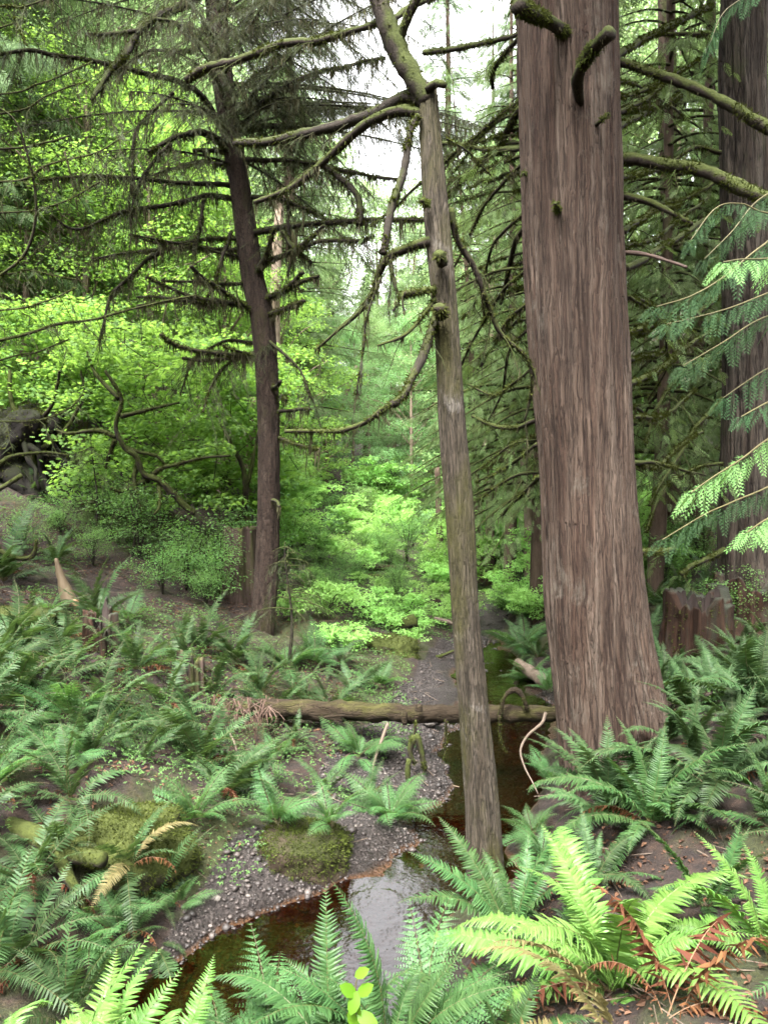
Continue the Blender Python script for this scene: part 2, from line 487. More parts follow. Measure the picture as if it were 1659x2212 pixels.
def stone_mat():
    N = NT('stones')
    isl = N.n('ShaderNodeNewGeometry').outputs['Random Per Island']
    oc = N.n('ShaderNodeTexCoord').outputs['Object']
    col = N.ramp(isl, [(0., (.008, .0058, .0048)), (.45, (.018, .0135, .0115)), (.8, (.028, .021, .018)), (.96, (.048, .039, .034)), (1., (.10, .088, .076))])
    f = N.noise(oc, 60, 4)
    col = N.mix(1., col, N.ramp(f, [(.3, .7), (.7, 1.15)]), 'MULTIPLY')
    return N.out(N.bsdf(Base_Color=col, Roughness=.62, Specular_IOR_Level=.35, Normal=N.bump(f, .3, .004)))


M['stone'] = stone_mat()


def ground_mat():
    N = NT('forest_floor')
    g = N.n('ShaderNodeNewGeometry')
    pos = g.outputs['Position']
    z = N.n('ShaderNodeSeparateXYZ', {0: pos}).outputs[2]
    n1 = N.noise(pos, 1.3, 5, .6)
    n2 = N.noise(pos, 9, 6, .7)
    n3 = N.noise(pos, 45, 5, .7)
    soil = N.ramp(n2, [(.3, (.005, .003, .002)), (.46, (.012, .0066, .0046)), (.6, (.026, .0145, .0095)), (.75, (.055, .031, .019))])
    moss = N.ramp(n3, [(.3, (.012, .016, .004)), (.7, (.034, .038, .009))])
    mf = N.ramp(N.math('ADD', n1, N.math('MULTIPLY', N.n('ShaderNodeAttribute', attribute_name='mossy').outputs['Fac'], .07)), [(.50, 0.), (.60, .9)])
    col = N.mix(mf, soil, moss)
    vor = N.n('ShaderNodeTexVoronoi', {'Vector': pos, 'Scale': 38., 'Randomness': 1.})
    grav = N.mix(.5, N.ramp(N.n('ShaderNodeSeparateColor', {0: vor.outputs['Color']}).outputs[0], [(0., (.008, .006, .005)), (.6, (.020, .015, .013)), (1., (.050, .041, .037))]),
                 N.ramp(n3, [(.3, (.009, .0065, .0055)), (.7, (.024, .018, .016))]))
    ga = N.n('ShaderNodeAttribute', attribute_name='gravel').outputs['Fac']
    gf = N.ramp(N.math('ADD', ga, N.math('MULTIPLY', N.math('SUBTRACT', n2, .5), .8)), [(.42, 0.), (.58, 1.)])
    col = N.mix(gf, col, grav)
    bed = N.ramp(n2, [(.3, (.040, .018, .008)), (.7, (.11, .052, .022))])
    wet = N.ramp(z, [(0., 1.), (.02, 0.)])
    col = N.mix(wet, col, bed)
    damp = N.ramp(z, [(.0, .55), (.06, 1.)])
    col = N.mix(1., col, damp, 'MULTIPLY')
    rough = N.ramp(z, [(.02, .35), (.12, .9)])
    h = N.math('ADD', N.math('ADD', n3, N.math('MULTIPLY', n2, 1.2)), N.math('MULTIPLY', vor.outputs['Distance'], gf))
    return N.out(N.bsdf(Base_Color=col, Roughness=rough, Specular_IOR_Level=.3, Normal=N.bump(h, 1., .035)))


M['ground'] = ground_mat()


def water_mat():
    N = NT('stream_water')
    pos = N.n('ShaderNodeNewGeometry').outputs['Position']
    w = N.math('ADD', N.noise(pos, 5, 3, .5, .5), N.math('MULTIPLY', N.noise(pos, 28, 2, .5), .25))
    nm = N.bump(w, .25, .02)
    gl = N.n('ShaderNodeBsdfGlossy', {'Color': (1, 1, 1), 'Roughness': .015, 'Normal': nm}).outputs[0]
    tr = N.n('ShaderNodeBsdfTransparent', {'Color': (.36, .195, .08)}).outputs[0]
    fr = N.n('ShaderNodeFresnel', {'IOR': 1.62, 'Normal': nm}).outputs[0]
    return N.out(N.n('ShaderNodeMixShader', {0: fr, 1: tr, 2: gl}).outputs[0])


M['water'] = water_mat()
# ------------------------------------------------------------------ leaf templates (x = along, y = across, z = up)
T3 = lambda *a: np.array(a, np.int64)
HEXLEAF = (np.array([[0, 0, 0], [.35, .27, .05], [.72, .20, .02], [1, 0, -.10], [.72, -.20, .02], [.35, -.27, .05], [.5, 0, -.03]]),
           [T3([0, 6, 1], [1, 6, 2], [2, 6, 3], [3, 6, 4], [4, 6, 5], [5, 6, 0])])
DIAMOND = (np.array([[0, 0, 0], [.45, .30, .07], [1, 0, -.08], [.45, -.30, .07]]), [T3([0, 2, 1], [0, 3, 2])])


def _maple():
    v = [[.42, 0, .03]]
    n = 7
    for k in range(n * 2):
        a = math.pi + (k + 1) / (n * 2 + 1) * 2 * math.pi if False else -2.55 + 5.1 * k / (n * 2 - 1)
        r = (.60 if k % 2 else .40) * (1.0 if abs(a) < 1.9 else .8)
        v.append([.42 + r * math.cos(a), r * math.sin(a), -.10 * r + (.03 if k % 2 == 0 else -.05)])
    f = [[0, i, i + 1] for i in range(1, n * 2)] + [[0, n * 2, 1]]
    return np.array(v), [T3(*f)]


MAPLE = _maple()


def _trifoliate():
    v, f = [], []
    for a, L in ((0, 1.), (1.25, .8), (-1.25, .8)):
        c, s = math.cos(a), math.sin(a)
        b = len(v)
        for x, y, z in ((.08, 0, 0), (.45, .26, .04), (1, 0, -.12), (.45, -.26, .04)):
            v.append([(x * c - y * s) * L * .62 + .2, (x * s + y * c) * L * .62, z * L])
        f += [[b, b + 2, b + 1], [b, b + 3, b + 2]]
    return np.array(v), [T3(*f)]


TRIFOL = _trifoliate()


def _spray(n, side, w, sub=0, curve=.25):
    """flat conifer spray: leaflets to both sides of an axis, each a rhombus or a small pinnate leaflet"""
    v, f = [], []

    def rh(p, d, L, ww):
        b = len(v)
        px, py = -d[1], d[0]
        for t, k in ((0, 0), (.45, 1), (1, 0), (.45, -1)):
            x = p[0] + d[0] * L * t + px * ww * k
            y = p[1] + d[1] * L * t + py * ww * k
            v.append([x, y, -curve * x * x * .5 - .25 * y * y])
        f.extend([[b, b + 2, b + 1], [b, b + 3, b + 2]])

    rh((0, 0), (1, 0), 1.0, w * .5)
    for k in range(n):
        s = .06 + .86 * k / n
        L = side * (1 - s) ** .7 * (.55 + .45 * min(1, s * 5)) + .05
        for sg in (1, -1):
            ang = sg * R(48 - 14 * s)
            d = (math.cos(ang), math.sin(ang))
            p = (s + (.02 if sg > 0 else 0), 0)
            rh(p, d, L, w)
            for j in range(sub):
                t = .25 + .6 * j / max(1, sub)
                for s2 in (1, -1):
                    a2 = ang + s2 * R(42)
                    rh((p[0] + d[0] * L * t, p[1] + d[1] * L * t), (math.cos(a2), math.sin(a2)), L * .30 * (1.1 - t * .6), w * .7)
    return np.array(v), [T3(*f)]


SPRAY = _spray(6, .36, .030)
SPRAY_FINE = _spray(8, .30, .0095, 2)
HEMLOCK = _spray(9, .13, .012, 0, .15)


def rnd_dirs(n, rng, zlo=-1., zhi=1.):
    a = rng.uniform(0, 2 * np.pi, n)
    z = rng.uniform(zlo, zhi, n)
    r = np.sqrt(1 - z * z)
    return np.stack([r * np.cos(a), r * np.sin(a), z], -1)


def leaf_cloud(mb, cen, rx, rz, n, size, tmpl, rng, droop=-.25, tilt=.55, mat=0):
    """n leaves spread through a flattened clump"""
    d = rnd_dirs(n, rng)
    rr = rng.uniform(.15, 1, n) ** .5
    pos = cen + d * rr[:, None] * np.array([rx, rx, rz])
    a = np.arctan2(d[:, 1], d[:, 0]) + rng.normal(0, .9, n)
    dirs = np.stack([np.cos(a), np.sin(a), droop + rng.normal(0, .3, n)], -1)
    up = np.array([0, 0, 1.]) + rng.normal(0, tilt, (n, 3))
    mb.scatter(tmpl[0], tmpl[1], pos, basis(dirs, up), size * rng.uniform(.6, 1.25, n), mat)


# ------------------------------------------------------------------ moss, lichen, twigs along a limb
def fuzz(mb, pts, rad, n, L, rng, mat=0):
    m = len(pts)
    if m < 3 or n < 1:
        return
    T, Nn, B = frames(pts)
    i = rng.integers(0, m - 1, n)
    i = i[vnoise(pts[i, 0] * 7, pts[i, 1] * 7, pts[i, 2] * 7, 77) > -.12]
    n = len(i)
    if n == 0:
        return
    rad = np.broadcast_to(rad, (m,))
    a = rng.uniform(0, 2 * np.pi, n)
    d = Nn[i] * np.cos(a)[:, None] + B[i] * np.sin(a)[:, None]
    p = pts[i] + (pts[i + 1] - pts[i]) * rng.random(n)[:, None] + d * (rad[i] * .85)[:, None]
    dirs = d + np.array([0, 0, -.45]) + rng.normal(0, .45, (n, 3))
    tv = np.array([[0, .22, 0], [0, -.22, 0], [1, 0, -.15]])
    mb.scatter(tv, [T3([0, 1, 2])], p, basis(dirs, T[i] + rng.normal(0, .4, (n, 3))), L * rng.uniform(.5, 1.4, n), mat)


STRAND = (np.array([[0, .5, 0], [0, -.5, 0], [.4, .38, .03], [.4, -.38, .03], [.75, .22, -.02], [.75, -.22, -.02], [1, 0, 0]]),
          [T3([0, 1, 3, 2], [2, 3, 5, 4]), T3([4, 5, 6])])


def hang(mb, pts, rad, n, lo, hi, w, rng, mat=0):
    """strands of moss and lichen hanging in clumps under a limb"""
    m = len(pts)
    if m < 3 or n < 1:
        return
    rad = np.broadcast_to(rad, (m,))
    nc = max(1, n // 5)
    ci = rng.uniform(0, m - 1.01, nc)
    cl = rng.uniform(lo, hi, nc) * rng.uniform(.4, 1.2, nc)
    k = rng.integers(0, nc, n)
    t = np.clip(ci[k] + rng.normal(0, .8, n), 0, m - 1.01)
    i = t.astype(int)
    p = pts[i] + (pts[i + 1] - pts[i]) * (t - i)[:, None]
    p = p + rng.normal(0, 1, (n, 3)) * (rad[i] * .45)[:, None] * np.array([1, 1, .2]) - np.array([0, 0, 1.]) * (rad[i] * .4)[:, None]
    L = cl[k] * rng.uniform(.35, 1.1, n) + .01
    dirs = np.array([0, 0, -1.]) + rng.normal(0, .13, (n, 3))
    tv = STRAND[0].copy()
    Rm = basis(dirs, rng.normal(0, 1, (n, 3)))
    sc = L[:, None, None] * Rm[:, :, 0][:, None, :] * tv[None, :, 0:1] + (w * rng.uniform(.5, 1.5, n))[:, None, None] * Rm[:, :, 1][:, None, :] * tv[None, :, 1:2] + L[:, None, None] * Rm[:, :, 2][:, None, :] * tv[None, :, 2:3]
    vv = (p[:, None] + sc).reshape(-1, 3)
    mb.add(vv, [(f[None] + (np.arange(n) * 7)[:, None, None]).reshape(-1, f.shape[1]) for f in STRAND[1]], mat)


def twigs(wood, leaf, lich, pts, n, L, rng, needle=1., lichen=1., r=.004, size=.10, tmpl=HEMLOCK, droop=-.5, start=.1):
    """fine side twigs with needles and lichen along a limb"""
    m = len(pts)
    T = norm(np.gradient(pts, axis=0))
    for _ in range(n):
        t = rng.uniform(start, 1) * (m - 1.01)
        i = int(t)
        p = pts[i] + (pts[i + 1] - pts[i]) * (t - i)
        sd = norm(np.cross(T[i], [0, 0, 1.]) * rng.choice([-1, 1]) + T[i] * rng.uniform(.0, .8) + np.array([0, 0, rng.uniform(droop - .4, droop + .4)]))
        l = L * rng.uniform(.35, 1.15)
        k = 5
        s = np.linspace(0, 1, k)[:, None]
        q = p + sd * l * s + np.array([0, 0, -.35]) * l * s ** 2 + rng.normal(0, .03, 3) * l * np.sin(s * 6)
        tube(wood, q, np.linspace(r, r * .4, k), 3, cap=False)
        nn = int(needle * l * 26)
        if nn > 0 and leaf is not None:
            j = rng.uniform(.15, k - 1.01, nn)
            ji = j.astype(int)
            pos = q[ji] + (q[ji + 1] - q[ji]) * (j - ji)[:, None]
            td = norm(q[-1] - q[0])
            sv = norm(np.cross(td, [0, 0, 1.]))
            dirs = td * .7 + sv * rng.choice([-1, 1], nn)[:, None] * rng.uniform(.3, 1, nn)[:, None] + np.array([0, 0, -.45]) + rng.normal(0, .25, (nn, 3))
            leaf.scatter(tmpl[0], tmpl[1], pos, basis(dirs, np.array([0, 0, 1.]) + rng.normal(0, .35, (nn, 3))), size * rng.uniform(.6, 1.3, nn))
        if lichen > 0 and lich is not None:
            hang(lich, q, r, int(lichen * l * 22), .03, .14, .006, rng)


# ------------------------------------------------------------------ trunks
def trunk_mesh(mb, pts, rad, sides, ridge, rfreq, zfreq, seed, lump=.05):
    """tapered trunk with raised bark ridges; returns the ridge value per vertex"""
    pts = np.asarray(pts, float)
    m = len(pts)
    T, Nn, B = frames(pts)
    a = np.linspace(0, 2 * np.pi, sides, endpoint=False)
    d = Nn[:, None] * np.cos(a)[None, :, None] + B[:, None] * np.sin(a)[None, :, None]
    r = np.asarray(rad)[:, None] * np.ones(sides)[None]
    q = pts[:, None] + d * r[..., None]
    low = fbm(d[..., 0] * 1.7, d[..., 1] * 1.7, q[..., 2] * .7, 3, seed)
    wx = .35 * vnoise(q[..., 0] * 4, q[..., 1] * 4, q[..., 2] * 1.2, seed + 7)
    x = d[..., 0] * r.mean() * rfreq + wx
    y = d[..., 1] * r.mean() * rfreq + wx
    rg = np.clip(np.abs(fbm(x, y, q[..., 2] * zfreq, 2, seed + 3)) / .30, 0, 1)
    rg2 = np.clip(np.abs(fbm(x * 2.1, y * 2.1, q[..., 2] * zfreq * 1.5, 2, seed + 5)) / .30, 0, 1)
    rg3 = vnoise(x * .6, y * .6, q[..., 2] * zfreq * .8, seed + 8)
    h = rg * .72 + rg2 * .28
    r = r * (1 + lump * low) + ridge * (h - .6) + ridge * .5 * rg3
    v = (pts[:, None] + d * r[..., None]).reshape(-1, 3)
    i = np.arange(m - 1)[:, None] * sides
    j = np.arange(sides)[None]
    k = (j + 1) % sides
    mb.add(v, [np.stack([i + j, i + k, i + sides + k, i + sides + j], -1).reshape(-1, 4)])
    return h.ravel()


def px_path(lst, d, step=.04):
    """[(u, v, width)] at depth d (number or per-point list) -> points, radii"""
    lst = np.asarray(lst, float)
    dd = np.broadcast_to(np.asarray(d, float), (len(lst),))
    pts = np.array([P(a[0], a[1], k) for a, k in zip(lst, dd)])
    rad = lst[:, 2] / 2 / F * dd
    q = smooth_path(np.column_stack([pts, rad]), step)
    return q[:, :3], np.maximum(q[:, 3], .002)


# ------------------------------------------------------------------ ferns
def frond(kind, L, e0, e1, pairs, seed, near=False, curl=0.):
    rng = np.random.default_rng(seed)
    mb = MB()
    n = 28
    s = np.linspace(0, 1, n)
    el = R(e0) + (R(e1) - R(e0)) * s ** 1.25
    yaw = rng.uniform(-.35, .35) * s ** 1.5 + curl * s
    d = np.stack([np.cos(el) * np.cos(yaw), np.cos(el) * np.sin(yaw), np.sin(el)], -1)
    p = np.vstack([[0, 0, 0], np.cumsum(d[:-1], 0)]) * (L / (n - 1))
    tube(mb, p, L * np.linspace(.0036, .0009, n), 4, mat=1, cap=False)
    st = np.linspace(.10, .985, pairs) if kind != 'lady' else np.linspace(.20, .985, pairs)
    if kind == 'lady':
        prof = np.interp(st, [.2, .4, .6, .8, 1], [.19, .235, .20, .12, .02]) * L
    elif kind == 'dead':
        prof = np.interp(st, [.1, .3, .75, 1], [.075, .12, .09, .02]) * L
    else:
        prof = np.interp(st, [.1, .2, .38, .68, .88, 1], [.066, .108, .122, .098, .050, .008]) * L
    idx = st * (n - 1)
    i = np.clip(idx.astype(int), 0, n - 2)
    pp = p[i] + (p[i + 1] - p[i]) * (idx - i)[:, None]
    tt = d[i]
    side = norm(np.cross([0, 0, 1.], tt))
    nn = np.cross(tt, side)
    if kind == 'lady':
        for sg in (1, -1):
            for k in range(pairs):
                ax = norm(side[k] * sg + tt[k] * (.38 + .2 * st[k]) - nn[k] * rng.uniform(.10, .32))
                ln = prof[k] * rng.uniform(.9, 1.08)
                q = 9 if near else 7
                u = np.linspace(.08, .97, q)
                po = pp[k] + ax * (u * ln)[:, None] - np.array([0, 0, .16]) * ln * (u ** 2)[:, None]
                w = ln * np.interp(u, [0, .2, 1], [.19, .21, .04])
                b = norm(np.cross(ax, nn[k]))
                for s2 in (1, -1):
                    dirs = b * s2 + ax * .75 - nn[k] * .2
                    dirs = np.tile(dirs, (q, 1)) + rng.normal(0, .08, (q, 3))
                    mb.scatter(np.array([[0, 0, 0], [.4, .30, 0], [1, 0, 0], [.4, -.30, 0]]), [T3([0, 2, 1], [0, 3, 2])], po, basis(dirs, nn[k] + rng.normal(0, .12, (q, 3))), w)
    else:
        if near:
            tv = np.array([[0, -.07, 0], [0, .10, .01], [.10, -.10, .0], [.10, .13, .01], [.45, -.075, -.03], [.45, .075, -.02], [.8, -.045, -.12], [.8, .04, -.11], [1, .0, -.2], [.05, 0, .02], [.45, 0, .015], [.8, 0, -.075]])
            tf = [T3([9, 10, 5, 3], [2, 4, 10, 9], [10, 11, 7, 5], [4, 6, 11, 10]), T3([0, 2, 9], [1, 9, 3], [0, 9, 1], [6, 8, 11], [11, 8, 7])]
        else:
            tv = np.array([[0, -.08, 0], [0, .11, .01], [.5, -.07, -.01], [.5, .07, -.005], [1, 0, -.08]])
            tf = [T3([0, 2, 3, 1]), T3([2, 4, 3])]
        for sg in (1, -1):
            dr = rng.uniform(-.04, .14, pairs) if kind != 'dead' else rng.uniform(.3, 1.5, pairs)
            dirs = side * sg + tt * (.18 + .45 * st[:, None] ** 2) - nn * dr[:, None] + rng.normal(0, .07 if kind != 'dead' else .45, (pairs, 3))
            tw = rng.normal(0, .16 if kind != 'dead' else .7, (pairs, 3))
            Rm = basis(dirs, nn + tw - tt * .25)
            if sg < 0:
                Rm = Rm * np.array([1, -1, 1.])[None, None, :]
                ff = [f[:, ::-1] for f in tf]
            else:
                ff = tf
            t2 = tv * np.array([1, 1.12, 1])
            keep = rng.random(pairs) > (.045 if kind != 'dead' else .2)
            mb.scatter(t2, ff, pp[keep], Rm[keep], (prof * rng.uniform(.9, 1.06, pairs))[keep])
    return mb


FR = {}


def build_fronds():
    def reg(key, mats, lst):
        FR[key] = [m.mesh('frond', mats, False) for m in lst]
    ang = [(82, 35), (74, 8), (66, -18), (58, -38), (48, -52), (36, -58), (20, -62), (70, 30), (60, 5), (40, -30)]
    for key, mat, near, pairs in (('near', M['fern_bright'], True, 46), ('right', M['fern_mid'], True, 46), ('sword', M['fern'], False, 32)):
        reg(key, [mat, M['rachis']], [frond('sword', 1., a, b, pairs, 40 + k, near) for k, (a, b) in enumerate(ang)])
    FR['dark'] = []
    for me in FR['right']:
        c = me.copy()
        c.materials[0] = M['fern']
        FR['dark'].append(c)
    reg('hang', [M['fern'], M['rachis']], [frond('sword', 1., a, b, 34, 70 + k) for k, (a, b) in enumerate([(30, -88), (10, -85), (45, -86), (-5, -88), (22, -80), (38, -84)])])
    reg('lady', [M['fern_lady'], M['rachis']], [frond('lady', 1., a, b, 17, 80 + k, True) for k, (a, b) in enumerate([(78, 15), (68, -8), (58, -22), (48, -32), (36, -36), (64, 12), (50, -10)])])
    reg('dead', [M['fern_dead'], M['rachis_dead']], [frond('dead', 1., a, b, 44, 90 + k) for k, (a, b) in enumerate([(30, -80), (10, -85), (50, -85), (75, 20), (60, -40)])])
    reg('yellow', [M['fern_yellow'], M['rachis']], [frond('sword', 1., a, b, 40, 95 + k, True) for k, (a, b) in enumerate([(58, -48), (40, -50), (66, -30), (30, -60)])])


build_fronds()


def fern(loc, label, key='sword', L=.7, n=15, az=None, spread=180., lean=0., dead=0, group=None, yellow=0, seed=0, up=0, name='sword_fern', single=False):
    """one fern: a crown of fronds, each a part; az/spread limit the side it grows to (degrees), up tilts towards upright fronds"""
    rng = np.random.default_rng(seed + int(abs(loc[0]) * 977 + loc[1] * 331))
    t = thing(name, label, 'fern', loc, group)
    pool = FR[key]
    for k in range(n + dead + yellow):
        f = k / max(1, n)
        a = (k * 137.5 + rng.uniform(-18, 18)) % 360
        if az is not None:
            a = az + ((a - 180) / 180.) * spread
        if k < n:
            lo, hi = (0, len(pool) - 1)
            w = int(np.clip(rng.integers(lo, hi + 1) - up * rng.integers(0, 4), lo, hi))
            me = pool[w]
            s = L * rng.uniform(.55, 1.10)
        elif k < n + dead:
            me = FR['dead'][rng.integers(0, 3)]
            s = L * rng.uniform(.55, .8)
        else:
            me = FR['yellow'][rng.integers(0, 4)]
            s = L * rng.uniform(.8, 1.)
        o = bpy.data.objects.new('frond', me)
        COL.objects.link(o)
        o.parent = t
        o.location = (rng.normal(0, .012), rng.normal(0, .012), -.01)
        o.rotation_euler = (rng.normal(0, .24), rng.normal(0, .17) + R(lean), R(a))
        o.scale = (s, s, s)
        if k >= n and k < n + dead:
            o['label'] = 'withered brown frond'
        elif k >= n + dead:
            o['label'] = 'yellowing frond'
    return t
# ================================================================== SETTING: ground, water
def spaced(lo, hi, step, far, grow=1.16):
    mid = list(np.arange(lo, hi + 1e-6, step))
    a, s = [], step
    x = lo
    while x > -far:
        s *= grow
        x -= s
        a.append(x)
    b, s = [], step
    x = hi
    while x < far:
        s *= grow
        x += s
        b.append(x)
    return np.array(a[::-1] + mid + b)


def build_ground():
    xs, ys = spaced(-4.6, 4.6, .045, 170), spaced(1.2, 11.2, .045, 170)
    X, Y = np.meshgrid(xs, ys)
    Z = H(X, Y)
    mb = MB()
    nx, ny = len(xs), len(ys)
    i = np.arange(ny - 1)[:, None] * nx
    j = np.arange(nx - 1)[None]
    mb.add(np.stack([X, Y, Z], -1).reshape(-1, 3), [np.stack([i + j, i + j + 1, i + nx + j + 1, i + nx + j], -1).reshape(-1, 4)])
    o = link('ground', mb.mesh('ground', M['ground'], True))
    at = o.data.attributes.new('gravel', 'FLOAT', 'POINT')
    at.data.foreach_set('value', gravel_mask(X, Y).astype(np.float32).ravel())
    tag(o, 'brown forest floor with moss, dirt banks and a gravelly stream bed', kind='structure')
    at = o.data.attributes.new('mossy', 'FLOAT', 'POINT')
    at.data.foreach_set('value', (np.clip((-.85 - X) / .3, 0, 1) * np.clip((5.2 - Y) / .5, 0, 1) * np.clip((Y - 2.2) / .5, 0, 1)).astype(np.float32).ravel())
    mb = MB()
    xs, ys = np.linspace(-2.6, 2.9, 40), np.linspace(3.0, 14.5, 80)
    X, Y = np.meshgrid(xs, ys)
    i = np.arange(79)[:, None] * 40
    j = np.arange(39)[None]
    mb.add(np.stack([X, Y, X * 0], -1).reshape(-1, 3), [np.stack([i + j, i + j + 1, i + 41 + j, i + 40 + j], -1).reshape(-1, 4)])
    o = link('water', mb.mesh('water', M['water'], True))
    tag(o, 'clear tea-brown stream water reflecting the pale sky', kind='structure')


build_ground()

# ================================================================== TREES OF THE PHOTOGRAPH
def limb(tree, uv, d0, d1, w0, w1, mat='limb', fz=1., hg=1., tw=0., twl=.32, name='branch', needle=1., lich=1., mossmat='moss', hlen=.12, label=None, tmpl=HEMLOCK, tsize=.10, leafmat='needle', sides=7, seed=[0]):
    seed[0] += 1
    rng = np.random.default_rng(500 + seed[0])
    uv = np.asarray(uv, float)
    sl = np.concatenate([[0], np.cumsum(np.hypot(*np.diff(uv, axis=0).T))])
    sl = sl / sl[-1]
    dd = d0 + (d1 - d0) * sl
    wd = w0 + (w1 - w0) * sl
    pts = np.array([P(a[0], a[1], k) for a, k in zip(uv, dd)])
    q = smooth_path(np.column_stack([pts, wd / 2 / F * dd]), .03)
    pts, rad = q[:, :3], np.maximum(q[:, 3], .003)
    k = np.arange(len(pts)) * .03
    kink = np.stack([vnoise(k * 3, 0, seed[0]), vnoise(k * 3, 9, seed[0]), vnoise(k * 3, 19, seed[0])], -1) * .014 * np.minimum(1, k * 4)[:, None]
    pts = pts + kink
    L = len(pts) * .03
    mb = MB()
    tube(mb, pts, rad, sides, .22, 14, seed=seed[0])
    leaf, lc, mo = MB(), MB(), MB()
    if tw > 0:
        twigs(mb, leaf, lc, pts, int(tw * L), twl, rng, needle, lich, tmpl=tmpl, size=tsize)
    if fz > 0:
        fuzz(mo, pts, rad, int(fz * L * 330), .032 if d0 > 7 else .024, rng)
    if hg > 0:
        hang(lc, pts, rad, int(hg * L * 42), .03, hlen, .013 if d0 > 7 else .007, rng)
    b = part(name, mb, M[mat], tree, True)
    if label:
        b['label'] = label
    if mo.n:
        part('moss', mo, M[mossmat], b)
    if lc.n:
        part('hanging_moss', lc, M['lichen'], b)
    if leaf.n:
        part('needles', leaf, M[leafmat], b)
    return b, pts, rad


def big_trunk(tree, lst, d, mat, sides, ridge, rfreq, zfreq, seed, step=.04, lump=.05):
    pts, rad = px_path(lst, d, step)
    mb = MB()
    rg = trunk_mesh(mb, pts, rad, sides, ridge, rfreq, zfreq, seed, lump)
    o = part('trunk', mb, M[mat], tree, True)
    at = o.data.attributes.new('ridge', 'FLOAT', 'POINT')
    at.data.foreach_set('value', rg.astype(np.float32))
    return o, pts, rad


# ---- the big red cedar
cedar = thing('cedar_tree', 'massive red-brown cedar trunk with stringy furrowed bark standing beside the stream', 'tree', G(1330, 1700, 5.75))
edges = [(-3000, 1150, 1270), (-1600, 1110, 1290), (-500, 1112, 1312), (0, 1120, 1325), (350, 1130, 1334), (700, 1143, 1348), (1000, 1165, 1362), (1200, 1174, 1378), (1300, 1180, 1390), (1400, 1190, 1405), (1500, 1199, 1428), (1600, 1207, 1450), (1720, 1222, 1474), (1850, 1232, 1500), (1960, 1236, 1520)]
big_trunk(cedar, [((l + r) / 2, v, r - l) for v, l, r in edges], 5.75, 'cedar', 440, .017, 28, .8, 3, .035, .05)
A = [([(1122, 73), (1060, 92), (995, 103), (915, 113)], 5.75, 7, 10, 12), ([(1122, 80), (1090, 120), (1065, 160), (1067, 187)], 5.75, 6.4, 11, 9),
     ([(1125, 215), (1040, 285), (955, 357), (870, 430), (800, 490)], 5.8, 8, 8, 5), ([(1130, 320), (1070, 325), (1000, 313), (950, 312)], 5.8, 7, 12, 8),
     ([(1130, 335), (1045, 368), (965, 388)], 5.8, 7, 9, 6), ([(1132, 350), (1055, 435), (1005, 530), (980, 575)], 5.8, 7, 8, 5),
     ([(1135, 460), (1065, 530), (1045, 620), (1045, 690)], 5.8, 7, 8, 5), ([(1140, 480), (1110, 530), (1095, 600), (1080, 660)], 5.8, 6.6, 13, 9),
     ([(1143, 575), (1080, 640), (1020, 740), (985, 810)], 5.8, 7.5, 9, 5), ([(1145, 650), (1100, 690), (1075, 730), (1040, 790)], 5.8, 7, 12, 7),
     ([(1155, 790), (1110, 830), (1060, 850), (1010, 830)], 5.8, 6.8, 7, 4), ([(1165, 905), (1110, 920), (1070, 918), (1020, 895)], 5.8, 6.8, 13, 7),
     ([(1165, 1030), (1120, 1070), (1085, 1115)], 5.8, 6.8, 11, 6), ([(1160, 960), (1080, 1020), (1030, 1040)], 5.8, 6.8, 9, 5), ([(1122, 235), (1095, 285), (1078, 330)], 5.8, 6.6, 15, 15),
     ([(1150, 700), (1100, 760), (1085, 850), (1050, 920)], 5.9, 7.4, 8, 4), ([(1140, 560), (1060, 600), (1000, 690)], 5.9, 8, 7, 4)]
for uv, d0, d1, w0, w1 in A:
    limb(cedar, uv, d0, d1, w0, w1, 'limb', fz=1.2, hg=.7, tw=2.5, twl=.45, needle=.5, lich=.5, tmpl=SPRAY, tsize=.13, leafmat='cedar_leaf')
B_ = [([(1330, 132), (1400, 150), (1505, 190), (1580, 230), (1659, 280), (1740, 320)], 5.75, 4.9, 17, 27, 2.2), ([(1334, 345), (1395, 345), (1480, 360), (1565, 390), (1659, 430), (1740, 470)], 5.75, 4.7, 26, 29, 2.2),
      ([(1340, 422), (1405, 435), (1440, 452), (1495, 480)], 5.75, 5.4, 17, 9, 1.6), ([(1335, 275), (1405, 235), (1470, 205)], 5.8, 7.4, 14, 9, 1.2), ([(1332, 120), (1405, 75), (1540, 10)], 5.8, 8.4, 14, 11, 1.2),
      ([(1345, 500), (1415, 455), (1470, 440)], 5.8, 7.2, 14, 8, 1.2), ([(1350, 580), (1430, 535), (1485, 500), (1545, 460)], 5.8, 7.6, 16, 9, 1.4), ([(1355, 830), (1420, 800), (1480, 750), (1540, 710)], 5.8, 7.5, 14, 8, 1.2),
      ([(1355, 720), (1420, 700), (1480, 690)], 5.8, 7, 10, 6, 1.2), ([(1335, 385), (1400, 372), (1450, 365)], 5.8, 7, 12, 8, 1.2), ([(1385, 1192), (1425, 1190), (1452, 1184)], 5.8, 6.4, 13, 10, 1.2),
      ([(1358, 640), (1430, 700), (1440, 790), (1400, 860)], 5.9, 7.4, 8, 4, 1.), ([(1360, 900), (1430, 900), (1500, 840)], 5.9, 7.8, 10, 5, 1.2), ([(1365, 1000), (1420, 1010), (1470, 960), (1520, 930)], 5.9, 7.8, 9, 5, 1.2)]
for uv, d0, d1, w0, w1, fz in B_:
    limb(cedar, uv, d0, d1, w0, w1, 'limb', fz=fz * 1.6, hg=1.1, tw=1.6, twl=.45, needle=.4, lich=.5, hlen=.09, tmpl=SPRAY, tsize=.13, leafmat='cedar_leaf')
